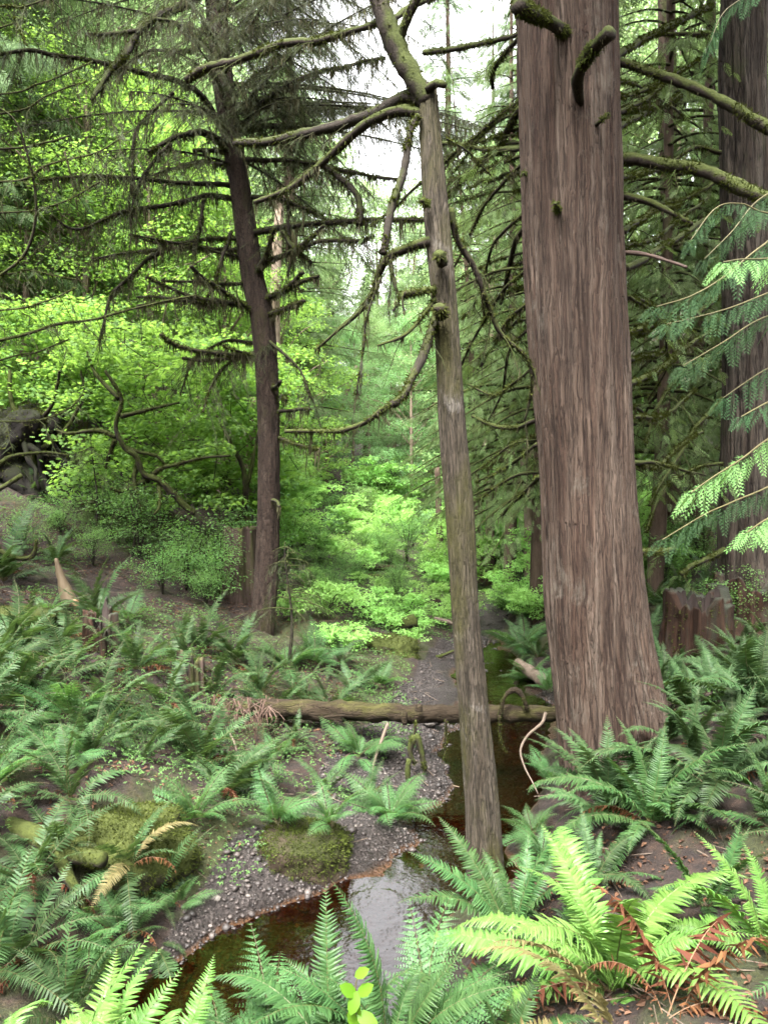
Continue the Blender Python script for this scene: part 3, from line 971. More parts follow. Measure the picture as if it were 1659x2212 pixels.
limb(cedar, [(1345, 545), (1400, 551), (1450, 566), (1480, 580)], 5.75, 5.3, 10, 6, 'limb_bare', 0, .1, label='bare reddish dead branch')
limb(cedar, [(1222, 72), (1195, 52), (1160, 34), (1117, 16)], 5.42, 4.95, 24, 34, 'limb', fz=10, hg=2.4, hlen=.07, label='thick mossy branch stub pointing forward')
limb(cedar, [(1252, 225), (1247, 160), (1272, 108), (1322, 62)], 5.42, 4.9, 20, 32, 'limb', fz=10, hg=2.4, hlen=.08, label='hooked mossy branch stub')
limb(cedar, [(1284, 272), (1298, 260), (1312, 246)], 5.42, 5.25, 9, 5, 'limb', fz=2, hg=.6)
limb(cedar, [(1205, 455), (1203, 448), (1200, 438)], 5.45, 5.32, 12, 9, 'limb', fz=2, hg=.6, label='small mossy knot')
limb(cedar, [(1140, 378), (1130, 374)], 5.7, 5.6, 8, 6, 'limb', fz=2, hg=.6)

rng = np.random.default_rng(88)
for k in range(16):
    v0 = rng.uniform(120, 1050)
    L, dr = rng.uniform(90, 240), rng.uniform(.1, .9)
    u0 = np.interp(v0, [0, 700, 1000, 1200], [1125, 1148, 1170, 1180])
    limb(cedar, [(u0, v0), (u0 - L * .35, v0 + L * dr * .15), (u0 - L * .7, v0 + L * dr * .6), (u0 - L, v0 + L * dr * rng.uniform(.9, 1.3))], 5.9, rng.uniform(6.8, 8.2), rng.uniform(5, 9), 3, 'limb', fz=1., hg=.7, tw=3, twl=.4, needle=.4, lich=.8, tmpl=SPRAY, tsize=.12, leafmat='cedar_leaf')
for k in range(10):
    v0 = rng.uniform(150, 1100)
    L, dr = rng.uniform(80, 190), rng.uniform(-.7, .9)
    u0 = np.interp(v0, [0, 700, 1000, 1300], [1322, 1346, 1360, 1388])
    limb(cedar, [(u0, v0), (u0 + L * .35, v0 + L * dr * .2), (u0 + L * .7, v0 + L * dr * .6), (u0 + L, v0 + L * dr)], 5.9, rng.uniform(6.8, 8.4), rng.uniform(6, 12), 4, 'limb', fz=1.4, hg=.9, tw=3, twl=.4, needle=.4, lich=.8, tmpl=SPRAY, tsize=.12, leafmat='cedar_leaf')

# ---- the slim mossy tree in the middle
thin = thing('hemlock_tree', 'slim mossy grey trunk rising from behind the ferns in the middle of the stream bank', 'tree', G(1045, 1850, 4.8))
tl = [(1058, 2010, 84), (1048, 1880, 80), (1043, 1780, 76), (1038, 1700, 74), (1020, 1500, 66), (1003, 1300, 59), (993, 1100, 60), (977, 900, 56), (964, 700, 53), (946, 500, 53), (938, 400, 50), (931, 300, 44), (925, 205, 40), (926, 184, 30)]
big_trunk(thin, tl[::-1], 4.8, 'thin', 160, .009, 40, 2.2, 21, .03, .07)
TH = [([(925, 222), (893, 168), (872, 130), (857, 92), (835, 40), (812, -30), (770, -200), (740, -500)], 4.8, 4.9, 46, 34, 1, .4, 'limb'), ([(857, 95), (875, 55), (905, -20), (930, -120)], 4.82, 4.6, 24, 14, 1, .6, 'limb'),
      ([(915, 216), (870, 212), (820, 243), (760, 264), (700, 281), (600, 300), (505, 308)], 4.8, 5.8, 32, 15, 1.6, 2.2, 'limb_dark'), ([(920, 245), (865, 238), (815, 258), (770, 287), (700, 350), (620, 405), (553, 438)], 4.8, 5.4, 24, 12, 1.5, 1.6, 'limb'),
      ([(838, 45), (780, 62), (650, 92), (560, 112), (500, 132), (450, 142), (405, 168)], 4.85, 6.2, 14, 18, 1.8, 1.5, 'limb'), ([(840, 45), (900, 12), (985, -20)], 4.85, 5.6, 14, 10, 1.5, 1.2, 'limb'),
      ([(905, 250), (888, 275), (882, 310), (870, 380), (850, 450), (838, 520), (830, 552)], 4.75, 4.6, 15, 18, 2.2, 2., 'limb_dark'), ([(930, 520), (880, 535), (845, 552), (822, 590), (812, 620), (780, 670), (730, 715), (680, 762)], 4.75, 5.3, 22, 5, 1.8, 1.6, 'limb'),
      ([(822, 600), (792, 690), (788, 740), (780, 800), (775, 862)], 4.9, 4.9, 5, 4, .7, 1.6, 'limb_dark'), ([(843, 562), (850, 610), (862, 640), (848, 668)], 4.8, 4.7, 7, 6, 1.5, 1.5, 'limb_dark'),
      ([(972, 450), (990, 520), (1030, 590), (1055, 665), (1080, 720), (1130, 760), (1148, 800), (1146, 850), (1132, 910)], 4.8, 5.2, 17, 5, 1.8, .8, 'limb'), ([(942, 626), (905, 628), (870, 632)], 4.75, 4.6, 17, 14, 2.5, 1.2, 'limb'), ([(870, 632), (868, 650), (871, 670)], 4.6, 4.6, 6, 4, 1, 1, 'limb'),
      ([(940, 645), (905, 695), (870, 730), (815, 748)], 4.75, 4.6, 10, 6, 1.2, 1, 'limb'), ([(942, 690), (915, 760), (890, 810), (872, 850), (848, 872)], 4.75, 4.5, 21, 17, 2.4, .8, 'limb_dark'),
      ([(850, 872), (830, 882), (790, 908), (740, 925), (690, 930), (620, 932)], 4.5, 4.9, 13, 8, 1.8, 2.2, 'limb'), ([(925, 195), (945, 180), (962, 185)], 4.75, 4.65, 20, 16, 2.5, 1, 'limb'), ([(925, 440), (911, 435)], 4.7, 4.62, 12, 9, 2, .5, 'limb'),
      ([(955, 570), (950, 556), (948, 545)], 4.68, 4.62, 26, 22, 3, 1, 'limb'), ([(955, 685), (951, 672), (950, 660)], 4.66, 4.60, 30, 26, 3, .5, 'limb'), ([(965, 300), (1010, 330), (1060, 380)], 4.85, 5.6, 5, 3, .8, .8, 'limb')]
for k, (uv, d0, d1, w0, w1, fz, hg, mt) in enumerate(TH):
    limb(thin, uv, d0, d1, w0, w1, mt, fz=fz * 1.1, hg=hg, tw=(4.5 if len(uv) > 3 and k > 0 else 0), twl=.34, needle=.3, lich=2.2, hlen=.15 if hg > 1.4 else .08)

# ---- the dark spruce on the left bank
SD = 9.5
spruce = thing('spruce_tree', 'dark straight spruce trunk with many dead mossy side branches on the ferny bank', 'tree', G(570, 1400, SD))
sl = [(568, 1500, 64), (567, 1400, 60), (570, 1330, 58), (576, 1250, 56), (581, 1100, 51), (580, 900, 50), (568, 700, 54), (546, 600, 51), (523, 430, 46), (502, 300, 45), (479, 150, 48), (467, 0, 46), (455, -200, 42), (440, -600, 34), (430, -1100, 22), (425, -1500, 8)]
big_trunk(spruce, [(a, b, c * .92) for a, b, c in sl[::-1]], SD, 'spruce', 90, .012, 40, 2.5, 31, .05, .06)
SPL = [([(478, 270), (440, 210), (400, 185), (340, 165), (268, 145), (220, 137), (125, 120), (65, 107), (0, 118)], 8.0, 14, 8), ([(465, 125), (425, 75), (370, 45), (330, 40)], 8.6, 12, 8),
      ([(455, -60), (415, 0), (350, 30), (300, 65), (275, 115), (240, 155), (200, 215)], 7.6, 24, 10), ([(300, 66), (240, 75), (185, 75)], 7.8, 12, 8, 7.9), ([(508, 205), (540, 175), (575, 145), (600, 120)], 8.6, 12, 5),
      ([(515, 290), (550, 240), (590, 205), (650, 170), (700, 150), (750, 142), (830, 120)], 8.0, 13, 6), ([(522, 290), (540, 240), (550, 200), (550, 160)], 9.0, 12, 8), ([(495, 318), (440, 290), (400, 293), (370, 300), (320, 330)], 8.4, 20, 7),
      ([(505, 322), (460, 324), (420, 325)], 8.9, 11, 9), ([(500, 400), (400, 395), (300, 385), (200, 383), (85, 390)], 8.0, 12, 6), ([(505, 430), (450, 425), (375, 440), (300, 450), (225, 470), (165, 495), (110, 465)], 8.2, 13, 5),
      ([(515, 515), (440, 517), (350, 525), (280, 505)], 8.6, 11, 5), ([(520, 555), (450, 540), (375, 525), (285, 508)], 8.4, 8, 4), ([(520, 540), (475, 537), (350, 537), (200, 558)], 10.6, 11, 4),
      ([(535, 615), (450, 610), (350, 605)], 8.7, 9, 5), ([(540, 658), (425, 642), (350, 612), (318, 597)], 8.5, 12, 6), ([(540, 655), (425, 645), (295, 642)], 10.5, 10, 5), ([(540, 662), (400, 650), (295, 663)], 8.5, 10, 6),
      ([(550, 675), (490, 635), (440, 600), (412, 572)], 8.4, 12, 9), ([(560, 769), (490, 767), (430, 760), (380, 745), (350, 722)], 8.4, 14, 9), ([(560, 772), (500, 755), (480, 747)], 8.9, 7, 4), ([(560, 775), (440, 778), (392, 774)], 9.2, 9, 7),
      ([(535, 505), (625, 490), (700, 482), (800, 475), (920, 478)], 8.2, 16, 11), ([(555, 578), (615, 550), (665, 520), (700, 490)], 8.5, 14, 8), ([(650, 538), (700, 520), (775, 520), (810, 508)], 8.5, 11, 9, 9.0),
      ([(545, 600), (575, 550), (595, 490)], 8.9, 13, 10), ([(570, 645), (615, 625), (655, 590)], 8.7, 14, 11), ([(615, 627), (660, 608), (690, 598)], 8.8, 11, 9, 9.1), ([(575, 684), (620, 667), (657, 650)], 8.8, 13, 11),
      ([(540, 425), (612, 430), (650, 445), (700, 475)], 9.0, 10, 9), ([(622, 430), (625, 500), (628, 550), (620, 595)], 9.1, 8, 6, 9.2), ([(610, 500), (635, 535), (675, 570)], 8.9, 12, 10, 9.1), ([(525, 345), (600, 346), (680, 352), (750, 370), (860, 388)], 8.3, 12, 7),
      ([(690, 352), (720, 370), (770, 420), (775, 485)], 8.4, 13, 18, 8.7), ([(525, 275), (590, 275), (675, 272)], 8.9, 10, 8), ([(595, 890), (632, 884), (668, 885)], 8.9, 9, 8), ([(600, 945), (650, 960), (692, 970)], 8.8, 9, 5),
      ([(580, 840), (596, 834), (604, 822)], 9.1, 12, 10), ([(580, 1080), (596, 1085), (602, 1096)], 9.1, 10, 8), ([(500, 500), (485, 550), (470, 590), (450, 640)], 9.0, 10, 6, 9.3), ([(440, 430), (430, 500), (410, 540)], 9.0, 9, 6, 8.9),
      ([(350, 545), (320, 560), (280, 600), (240, 640), (225, 690), (215, 735)], 8.6, 11, 4, 8.9), ([(375, 200), (340, 230), (300, 275), (290, 320), (282, 400)], 8.5, 8, 5, 8.6), ([(370, 310), (320, 360), (292, 430), (285, 475)], 8.5, 9, 5, 8.6), ([(600, 860), (612, 856), (616, 864)], 9.1, 8, 6),
      ([(468, 30), (530, 20), (600, -10)], 10.4, 11, 6), ([(470, 60), (410, 110), (330, 110), (250, 150)], 10.6, 10, 5), ([(500, 230), (600, 215), (720, 240)], 10.8, 9, 5), ([(510, 360), (420, 350), (330, 380)], 10.8, 9, 5)]
for k, rec in enumerate(SPL):
    uv, d1, w0, w1 = rec[:4]
    d0 = rec[4] if len(rec) > 4 else SD
    Lp = np.hypot(uv[-1][0] - uv[0][0], uv[-1][1] - uv[0][1])
    hi = uv[0][1] < 480
    limb(spruce, uv, d0, d1, w0 * .95, w1 * .9, 'limb_dark', fz=1.5, hg=2.6, tw=(15. if hi else 8.) if Lp > 110 else 1.5, twl=.62 if hi else .45, needle=1.0 if hi else .5, lich=2.6, hlen=.25)


def auto_branches(tree, path_d, vs, n, seed, Lr, tw, twl, needle, az=None):
    """more of the tree's own fine branches, all round the trunk"""
    rng = np.random.default_rng(seed)
    vv = rng.uniform(vs[0], vs[1], n)
    us = np.interp(vv, [a[1] for a in sorted(path_d, key=lambda r: r[1])], [a[0] for a in sorted(path_d, key=lambda r: r[1])])
    wood, leaf, lich = MB(), MB(), MB()
    for k in range(n):
        p0 = P(us[k], vv[k], SD)
        a = rng.uniform(0, 2 * np.pi) if az is None else rng.choice(az) + rng.normal(0, .5)
        L = rng.uniform(*Lr)
        s = np.linspace(0, 1, 7)[:, None]
        d = np.array([math.cos(a), math.sin(a), rng.uniform(-.12, .2)])
        pts = p0 + d * L * s + np.array([0, 0, -.22]) * L * s ** 2
        pts = smooth_path(pts, .06)
        r = np.linspace(.018, .004, len(pts))
        tube(wood, pts, r, 5, .2, 14, seed=k)
        hang(lich, pts, r, int(L * 60), .04, .24, .010, rng)
        twigs(wood, leaf, lich, pts, int(tw * L), twl, rng, needle, .7)
    c = part('crown', wood, M['limb_dark'], tree, True)
    part('needles', leaf, M['needle'], c)
    part('hanging_moss', lich, M['lichen'], c)


auto_branches(spruce, [(a[0], a[1]) for a in sl], (-500, 360), 30, 5, (1.4, 3.4), 15, .7, 1.3)
auto_branches(spruce, [(a[0], a[1]) for a in sl], (-300, 300), 34, 15, (1.6, 3.9), 17, .75, 1.3, (-.3, .5, -1.2))
auto_branches(spruce, [(a[0], a[1]) for a in sl], (-1400, -450), 24, 6, (.8, 2.4), 9, .6, 1.8)
limb(spruce, [(560, 720), (610, 760), (650, 800), (670, 860)], SD, 8.9, 8, 3, 'limb_dark', 1, 1.2, tw=16, twl=.55, needle=1.2)
limb(spruce, [(555, 760), (500, 780), (460, 830), (440, 890)], SD, 8.8, 8, 3, 'limb_dark', 1, 1.2, tw=18, twl=.6, needle=1.3)
limb(spruce, [(555, 740), (480, 740), (420, 780), (390, 850)], SD, 10.2, 8, 3, 'limb_dark', 1, 1.2, tw=16, twl=.6, needle=1.3)

# ---- a hemlock standing just out of the picture to the left: its long thin limbs sweep in
lefth = thing('hemlock_tree', 'hemlock whose long thin drooping limbs sweep in over the left edge, trunk out of view', 'tree', G(-420, 1500, 6.6))
big_trunk(lefth, [(-420, 1700, 110), (-420, 1300, 96), (-425, 600, 88), (-430, -200, 80), (-430, -1500, 50)][::-1], 6.6, 'far_bark', 60, .01, 40, 2, 41, .08)
LH = [([(-420, 380), (0, 395), (100, 360), (200, 330), (290, 280)], 6.2, 8, 3), ([(-420, 330), (0, 322), (100, 310), (150, 295)], 6.6, 7, 4), ([(-420, 470), (0, 457), (75, 450), (150, 430), (215, 390)], 6.4, 8, 3),
      ([(-425, 640), (-60, 640), (0, 598), (50, 555), (78, 480), (78, 400), (55, 300), (30, 250), (-10, 225)], 5.6, 10, 4), ([(-420, 800), (0, 735), (125, 700), (225, 685), (345, 655), (420, 640)], 7.2, 12, 3),
      ([(-420, 260), (0, 250), (100, 205), (190, 180)], 6.6, 7, 3), ([(-420, 200), (0, 205), (90, 180), (200, 130)], 7.2, 7, 3), ([(-420, 150), (0, 60), (30, 40), (55, 100)], 6, 6, 3), ([(-420, 690), (0, 670), (90, 655), (170, 620)], 6.4, 7, 3),
      ([(-420, 920), (0, 780), (80, 760), (150, 730)], 7.2, 7, 3), ([(-420, 130), (-40, 20), (60, 10), (160, -20)], 6, 8, 3), ([(-420, 600), (0, 590), (60, 580), (165, 602)], 6.8, 7, 3),
      ([(-420, 1050), (-80, 1060), (0, 1002), (40, 985), (100, 975), (150, 982)], 7.6, 22, 6), ([(-420, 1120), (-60, 1080), (0, 1055), (48, 1025)], 7.0, 18, 10), ([(-420, 900), (0, 910), (90, 905), (150, 880), (178, 850)], 7.4, 7, 3)]
for k, (uv, d1, w0, w1) in enumerate(LH):
    limb(lefth, uv, 6.6, d1, w0, w1, 'limb', fz=.9, hg=.5, tw=6.5 if k not in (3, 12, 13) else 1.5, twl=.42, needle=1.3, lich=.6, hlen=.09)

# ---- the large dark cedar near the right edge, and a slimmer one behind
rcedar = thing('cedar_tree', 'dark broad cedar trunk with fluted base near the right edge behind the stump', 'tree', G(1600, 1310, 9.2))
big_trunk(rcedar, [(1618, 1450, 180), (1614, 1330, 155), (1612, 1200, 118), (1614, 1000, 100), (1616, 700, 96), (1608, 300, 88), (1604, 0, 88), (1602, -400, 82), (1600, -1200, 54)][::-1], 9.2, 'dark_cedar', 260, .03, 16, 1.2, 51, .06, .12)
for uv, d1, w0, w1 in [([(1550, 640), (1500, 680), (1420, 690), (1360, 720)], 8.2, 12, 6), ([(1555, 330), (1500, 320), (1440, 355), (1370, 350)], 8.6, 10, 5), ([(1560, 380), (1480, 430), (1400, 440)], 8.4, 9, 5), ([(1550, 75), (1480, 72), (1400, 80)], 8.8, 11, 6), ([(1575, 1180), (1520, 1210), (1470, 1240)], 8.3, 12, 10),
                       ([(1560, 860), (1500, 930), (1450, 1010), (1400, 1090)], 8.2, 10, 5), ([(1560, 760), (1480, 800), (1420, 880), (1390, 960)], 8.4, 10, 4), ([(1570, 1000), (1500, 1010), (1430, 1060), (1395, 1150)], 8.4, 9, 4)]:
    limb(rcedar, uv, 9.2, d1, w0, w1, 'limb', fz=1.4, hg=1., tw=3, twl=.5, needle=.6, tmpl=SPRAY, tsize=.14, leafmat='cedar_leaf')
pine = thing('fir_tree', 'slim reddish fir trunk standing between the massive cedar and the dark cedar', 'tree', G(1445, 1150, 13))
big_trunk(pine, [(1450, 1250, 44), (1448, 900, 38), (1445, 500, 36), (1441, 200, 34), (1438, -100, 32), (1434, -800, 20)][::-1], 13, 'far_bark', 60, .012, 34, 2.2, 61, .08)
# ================================================================== DEADWOOD, ROCKS, STUMPS
def sized(mb, uv, dd, ww, sides=10, wob=.12, seed=0, mat=0, freq=10):
    uv = np.asarray(uv, float)
    n = len(uv)
    dd = np.broadcast_to(np.asarray(dd, float), (n,))
    ww = np.broadcast_to(np.asarray(ww, float), (n,))
    pts = np.array([P(a[0], a[1], k) for a, k in zip(uv, dd)])
    q = smooth_path(np.column_stack([pts, ww / 2 / F * dd]), .03)
    pts, rad = q[:, :3], np.maximum(q[:, 3], .002)
    tube(mb, pts, rad, sides, wob, freq, mat, seed=seed)
    return pts, rad


def deadwood(name, label, cat, uv, dd, ww, mat, fz=0, hg=0, sides=10, wob=.12, seed=0, extra=(), group=None, L=.02):
    rng = np.random.default_rng(seed + 900)
    mb, mo, lc = MB(), MB(), MB()
    pts, rad = sized(mb, uv, dd, ww, sides, wob, seed)
    t = thing(name, label, cat, tuple(pts[0]), group)
    o = part('wood', mb, M[mat], t, True)
    segs = [(pts, rad)]
    for uv2, d2, w2 in extra:
        b = MB()
        segs.append(sized(b, uv2, d2, w2, 7, .2, seed + 3))
        part('branch_stub', b, M[mat], t, True)
    for p, r in segs:
        if fz:
            fuzz(mo, p, r, int(fz * len(p) * .03 * 700), L, rng)
        if hg:
            hang(lc, p, r, int(hg * len(p) * .03 * 60), .02, .07, .006, rng)
    if mo.n:
        part('moss', mo, M['moss'], t)
    if lc.n:
        part('hanging_moss', lc, M['moss'], t)
    return t, pts, rad


lg, lp, lr = deadwood('fallen_log', 'long straight mossy log lying across the stream from the fern bank to the big cedar', 'log', [(456, 1524), (560, 1530), (700, 1534), (850, 1540), (1000, 1541), (1110, 1541), (1230, 1541)], [6.95, 6.9, 6.8, 6.7, 6.6, 6.5, 6.45], [34, 40, 41, 40, 38, 37, 36], 'log', .9, .25, 30, .26, 3,
                      [([(1080, 1545), (1090, 1505), (1112, 1490), (1128, 1505), (1138, 1532)], 6.4, [9, 9, 14, 12, 12]), ([(905, 1536), (906, 1522)], 6.5, [16, 12]), ([(873, 1540), (874, 1565)], 6.5, [16, 13]), ([(964, 1555), (963, 1600), (960, 1640)], 6.5, [6, 5, 3]), ([(1079, 1545), (1080, 1590), (1092, 1625)], 6.35, [4, 3, 2]), ([(745, 1545), (700, 1550), (740, 1556)], 6.6, [6, 5, 3])], L=.018)
deadwood('fallen_log', 'short pale log sloping into the pool behind the massive cedar', 'log', [(1118, 1432), (1150, 1455), (1205, 1492), (1260, 1530)], [10.0, 9.6, 9.1, 8.7], [20, 27, 30, 30], 'stick', .1, 0, 12, .14, 5)
deadwood('fallen_log', 'slender orange-brown log lying in the green thicket beyond the stream', 'log', [(742, 1229), (800, 1226), (884, 1228)], [15.3, 15.3, 15.4], [11, 15, 9], 'log', .3, .1, 10, .14, 6, [([(838, 1230), (842, 1246)], 15.2, [8, 4])])
deadwood('fallen_log', 'mossy yellow-green log half buried beneath the slender log in the thicket', 'log', [(760, 1236), (800, 1248), (850, 1245)], 15.0, [13, 18, 11], 'mossrock', .5, 0, 10, .14, 7)
deadwood('fallen_log', 'short rust-brown log at the head of the stream among leaves', 'log', [(905, 1302), (930, 1300), (950, 1302)], 12.9, [14, 16, 14], 'log', .2, 0, 10, .14, 8)
deadwood('fallen_log', 'short thick moss-covered log resting on the bank above the gravel bar', 'log', [(840, 1358), (868, 1350), (898, 1340)], 10.9, [14, 26, 30], 'mossrock', 1., 0, 12, .2, 9)
deadwood('fallen_branch', 'grey bare branch lying on the upper stream gravel', 'branch', [(938, 1336), (965, 1343), (992, 1352)], 11.8, [8, 9, 7], 'stick', 0, 0, 7, .1, 10)
deadwood('fallen_branch', 'dark mossy branch arching over the upper pool', 'branch', [(870, 1390), (900, 1412), (940, 1420), (985, 1405)], [10.6, 10.5, 10.4, 10.4], [9, 8, 8, 6], 'limb', 1.2, .6, 7, .2, 11, [([(900, 1412), (925, 1435), (938, 1445)], 10.4, [8, 6, 3])])
deadwood('fallen_branch', 'thick mossy forked log lying on the near bank at the left edge', 'branch', [(-120, 1750), (-20, 1775), (60, 1800), (130, 1832), (190, 1852), (222, 1858)], [4.5, 4.35, 4.2, 4.1, 4.05, 4.0], [44, 44, 46, 44, 40, 34], 'mossrock', 1.6, .25, 16, .16, 12, [([(125, 1835), (140, 1880), (165, 1920), (178, 1950), (188, 1990)], [4.05, 4.0, 3.95, 3.92, 3.9], [26, 28, 22, 14, 6])], L=.016)
deadwood('stick', 'long pale curved stick arching out of the stream water', 'stick', [(322, 2172), (322, 2130), (333, 2090), (358, 2055), (395, 2025), (430, 1998), (452, 1984)], [3.7, 3.85, 4.0, 4.12, 4.25, 4.4, 4.5], [8, 7, 6.5, 5.5, 5, 4, 3], 'stick', 0, 0, 7, .05, 13)
deadwood('stick', 'thin pale bowed stick dangling from the log above the dark pool', 'stick', [(1178, 1540), (1170, 1562), (1140, 1588), (1124, 1620), (1132, 1655), (1150, 1690), (1162, 1715)], [6.2, 6.1, 6.0, 5.9, 5.8, 5.7, 5.6], [8, 7, 6, 5, 4, 3, 2], 'stick', 0, 0, 6, .06, 14)
deadwood('stick', 'slim reddish stick lying on the dark gravel flat', 'stick', [(912, 1668), (940, 1688), (992, 1700)], [6.55, 6.4, 6.25], [6, 5, 3], 'snag', 0, 0, 6, .06, 15)
deadwood('stick', 'mossy forked stick standing on the gravel under the log', 'stick', [(896, 1650), (886, 1630), (890, 1600), (900, 1590), (910, 1625), (918, 1665)], 6.3, [10, 12, 16, 16, 13, 9], 'limb', 1.6, 1., 8, .2, 16, [([(893, 1598), (896, 1575), (898, 1556)], 6.3, [6, 5, 4]), ([(883, 1640), (880, 1670), (884, 1698)], 6.2, [11, 12, 8])])
deadwood('stick', 'leaning grey stick rising from the gravel to the log', 'stick', [(782, 1705), (800, 1672), (815, 1625), (838, 1562)], [6.2, 6.3, 6.4, 6.5], [4, 5, 7, 8], 'stick', 0, 0, 6, .08, 17, [([(806, 1655), (806, 1690)], 6.25, [4, 2])])
deadwood('stick', 'short brown stick lying on the dirt slope between ferns', 'stick', [(666, 1724), (690, 1710), (700, 1697)], 5.6, [5, 5, 4], 'stick', 0, 0, 6, .06, 18)
deadwood('branch_snag', 'grey broken stub standing upright among the ferns of the bank', 'stub', [(150, 1662), (146, 1610), (142, 1555)], [5.6, 5.62, 5.65], [20, 22, 16], 'stump', .4, 0, 10, .2, 19)
deadwood('stick', 'crooked mossy stick curling up from the hillside at the left edge', 'stick', [(-30, 1175), (10, 1195), (40, 1206), (72, 1200), (80, 1165)], [8.2, 8.2, 8.2, 8.2, 8.2], [14, 12, 10, 9, 5], 'limb', 1.5, 1., 7, .2, 20)
deadwood('stick', 'bleached twig lying on the leaf litter by the right edge', 'stick', [(1545, 2035), (1600, 1998), (1680, 1962)], [3.2, 3.25, 3.3], [4, 5, 5], 'stick', 0, 0, 6, .05, 21)
deadwood('stick', 'thin pale twig crossing the dead fronds at the lower edge', 'stick', [(1350, 2205), (1400, 2180), (1445, 2160), (1520, 2150)], [2.7, 2.75, 2.8, 2.85], [5, 5, 4, 3], 'stick', 0, 0, 6, .05, 22)
deadwood('stick', 'brown wet stick half under the lower fern fronds by the water', 'stick', [(350, 2205), (380, 2180), (412, 2160)], [3.7, 3.75, 3.8], [8, 9, 5], 'snag', 0, 0, 6, .1, 23)
deadwood('fallen_branch', 'weathered branch lying on the litter beneath the splintered snag', 'branch', [(-40, 1390), (60, 1378), (150, 1372)], [7.7, 7.8, 7.8], [10, 12, 8], 'log', .6, 0, 8, .15, 24)
deadwood('fallen_branch', 'thin mossy branch propped on the fern bank beside the old root', 'branch', [(480, 1560), (505, 1600), (518, 1650)], [6.5, 6.3, 6.2], [4, 5, 3], 'stick', 0, 0, 6, .08, 25)


def blob(cen, rx, ry, rz, seed, amp=.18, sub=5, flat=0., freq=1.6):
    import bmesh
    bm = bmesh.new()
    bmesh.ops.create_icosphere(bm, subdivisions=sub, radius=1)
    v = np.array([x.co[:] for x in bm.verts])
    f = np.array([[x.index for x in p.verts] for p in bm.faces])
    bm.free()
    d = 1 + amp * fbm(v[:, 0] * freq, v[:, 1] * freq, v[:, 2] * freq, 4, seed) + .03 * fbm(v[:, 0] * 7, v[:, 1] * 7, v[:, 2] * 7, 3, seed + 9)
    v = v * d[:, None]
    if flat:
        v[:, 2] = np.sign(v[:, 2]) * np.minimum(np.abs(v[:, 2]), flat + (np.abs(v[:, 2]) - flat) * .35 * (np.abs(v[:, 2]) > flat)) if False else np.where(v[:, 2] > flat, flat + (v[:, 2] - flat) * .4, v[:, 2])
    return v * np.array([rx, ry, rz]) + cen, f


def mossy_rock(name, label, cat, cen, r, seed, mat, nf, L, amp=.18, flat=.5, zmin=-.2):
    t = thing(name, label, cat, (cen[0], cen[1], cen[2]))
    v, f = blob(np.array(cen), *r, seed, amp, 5, flat)
    mb = MB()
    mb.add(v, f)
    part('rock', mb, M[mat], t, True)
    rng = np.random.default_rng(seed)
    nrm = norm((v - np.array(cen)) / np.array(r) ** 2)
    i = rng.integers(0, len(v), nf)
    k = (nrm[i, 2] > zmin) & (vnoise(v[i, 0] * 5, v[i, 1] * 5, v[i, 2] * 5, seed) > -.75)
    i = i[k]
    if len(i):
        dirs = nrm[i] + rng.normal(0, .5, (len(i), 3)) + np.array([0, 0, -.15])
        m2 = MB()
        m2.scatter(np.array([[0, .2, 0], [0, -.2, 0], [1, 0, -.1]]), [T3([0, 1, 2])], v[i] + rng.normal(0, .014, (len(i), 3)) * np.array([1, 1, .4]), basis(dirs, rng.normal(0, 1, (len(i), 3))), L * rng.uniform(.5, 1.4, len(i)))
        part('moss', m2, M['moss'], t)
    return t


c = P(642, 1888, 4.95)
mossy_rock('boulder', 'flat-topped brown boulder with a mossy rim sitting in the stream edge', 'boulder', (c[0], c[1], .09), (.335, .30, .25), 4, 'boulder', 16000, .018, .17, .42)
c = P(275, 1880, 4.45)
mossy_rock('mossy_boulder', 'large moss-covered rounded boulder on the near bank beneath hanging ferns', 'boulder', (c[0], c[1], .30), (.38, .36, .42), 8, 'mossrock', 20000, .018, .2, .6)
c = P(60, 1960, 4.3)
mossy_rock('mossy_boulder', 'dark mossy earth-covered boulder at the left edge under the forked log', 'boulder', (c[0], c[1], .14), (.50, .40, .46), 18, 'mossrock', 5000, .012, .25, .6)
c = P(842, 1445, 9.9)
mossy_rock('mossy_boulder', 'moss-topped mound above the undercut bank beside the gravel bar', 'boulder', (c[0], c[1], .26), (.36, .3, .34), 28, 'mossrock', 5000, .025, .25, .6)
c = P(925, 1575, 7.6)
mossy_rock('rock', 'pale flat rock lying on the gravel behind the fallen log', 'rock', (c[0], c[1], .14), (.13, .10, .07), 38, 'rock', 0, .01, .2, .5)
c = P(535, 1965, 4.62)
mossy_rock('rock', 'tan wedge-shaped rock tucked against the flat-topped boulder', 'rock', (c[0], c[1], .03), (.11, .08, .085), 48, 'rock', 0, .01, .22, .5)
c = P(970, 1345, 12.6)
mossy_rock('mossy_boulder', 'small yellow-green mossy hummock beside the upper stream', 'boulder', (c[0], c[1], c[2] - .1), (.22, .2, .18), 58, 'mossrock', 2500, .03, .2, .6)
c = G(30, 1420, 7.4)
mossy_rock('mossy_boulder', 'low mossy hump on the slope below the splintered snag', 'boulder', (c[0], c[1], c[2]), (.45, .3, .16), 68, 'mossrock', 3000, .02, .2, .6)


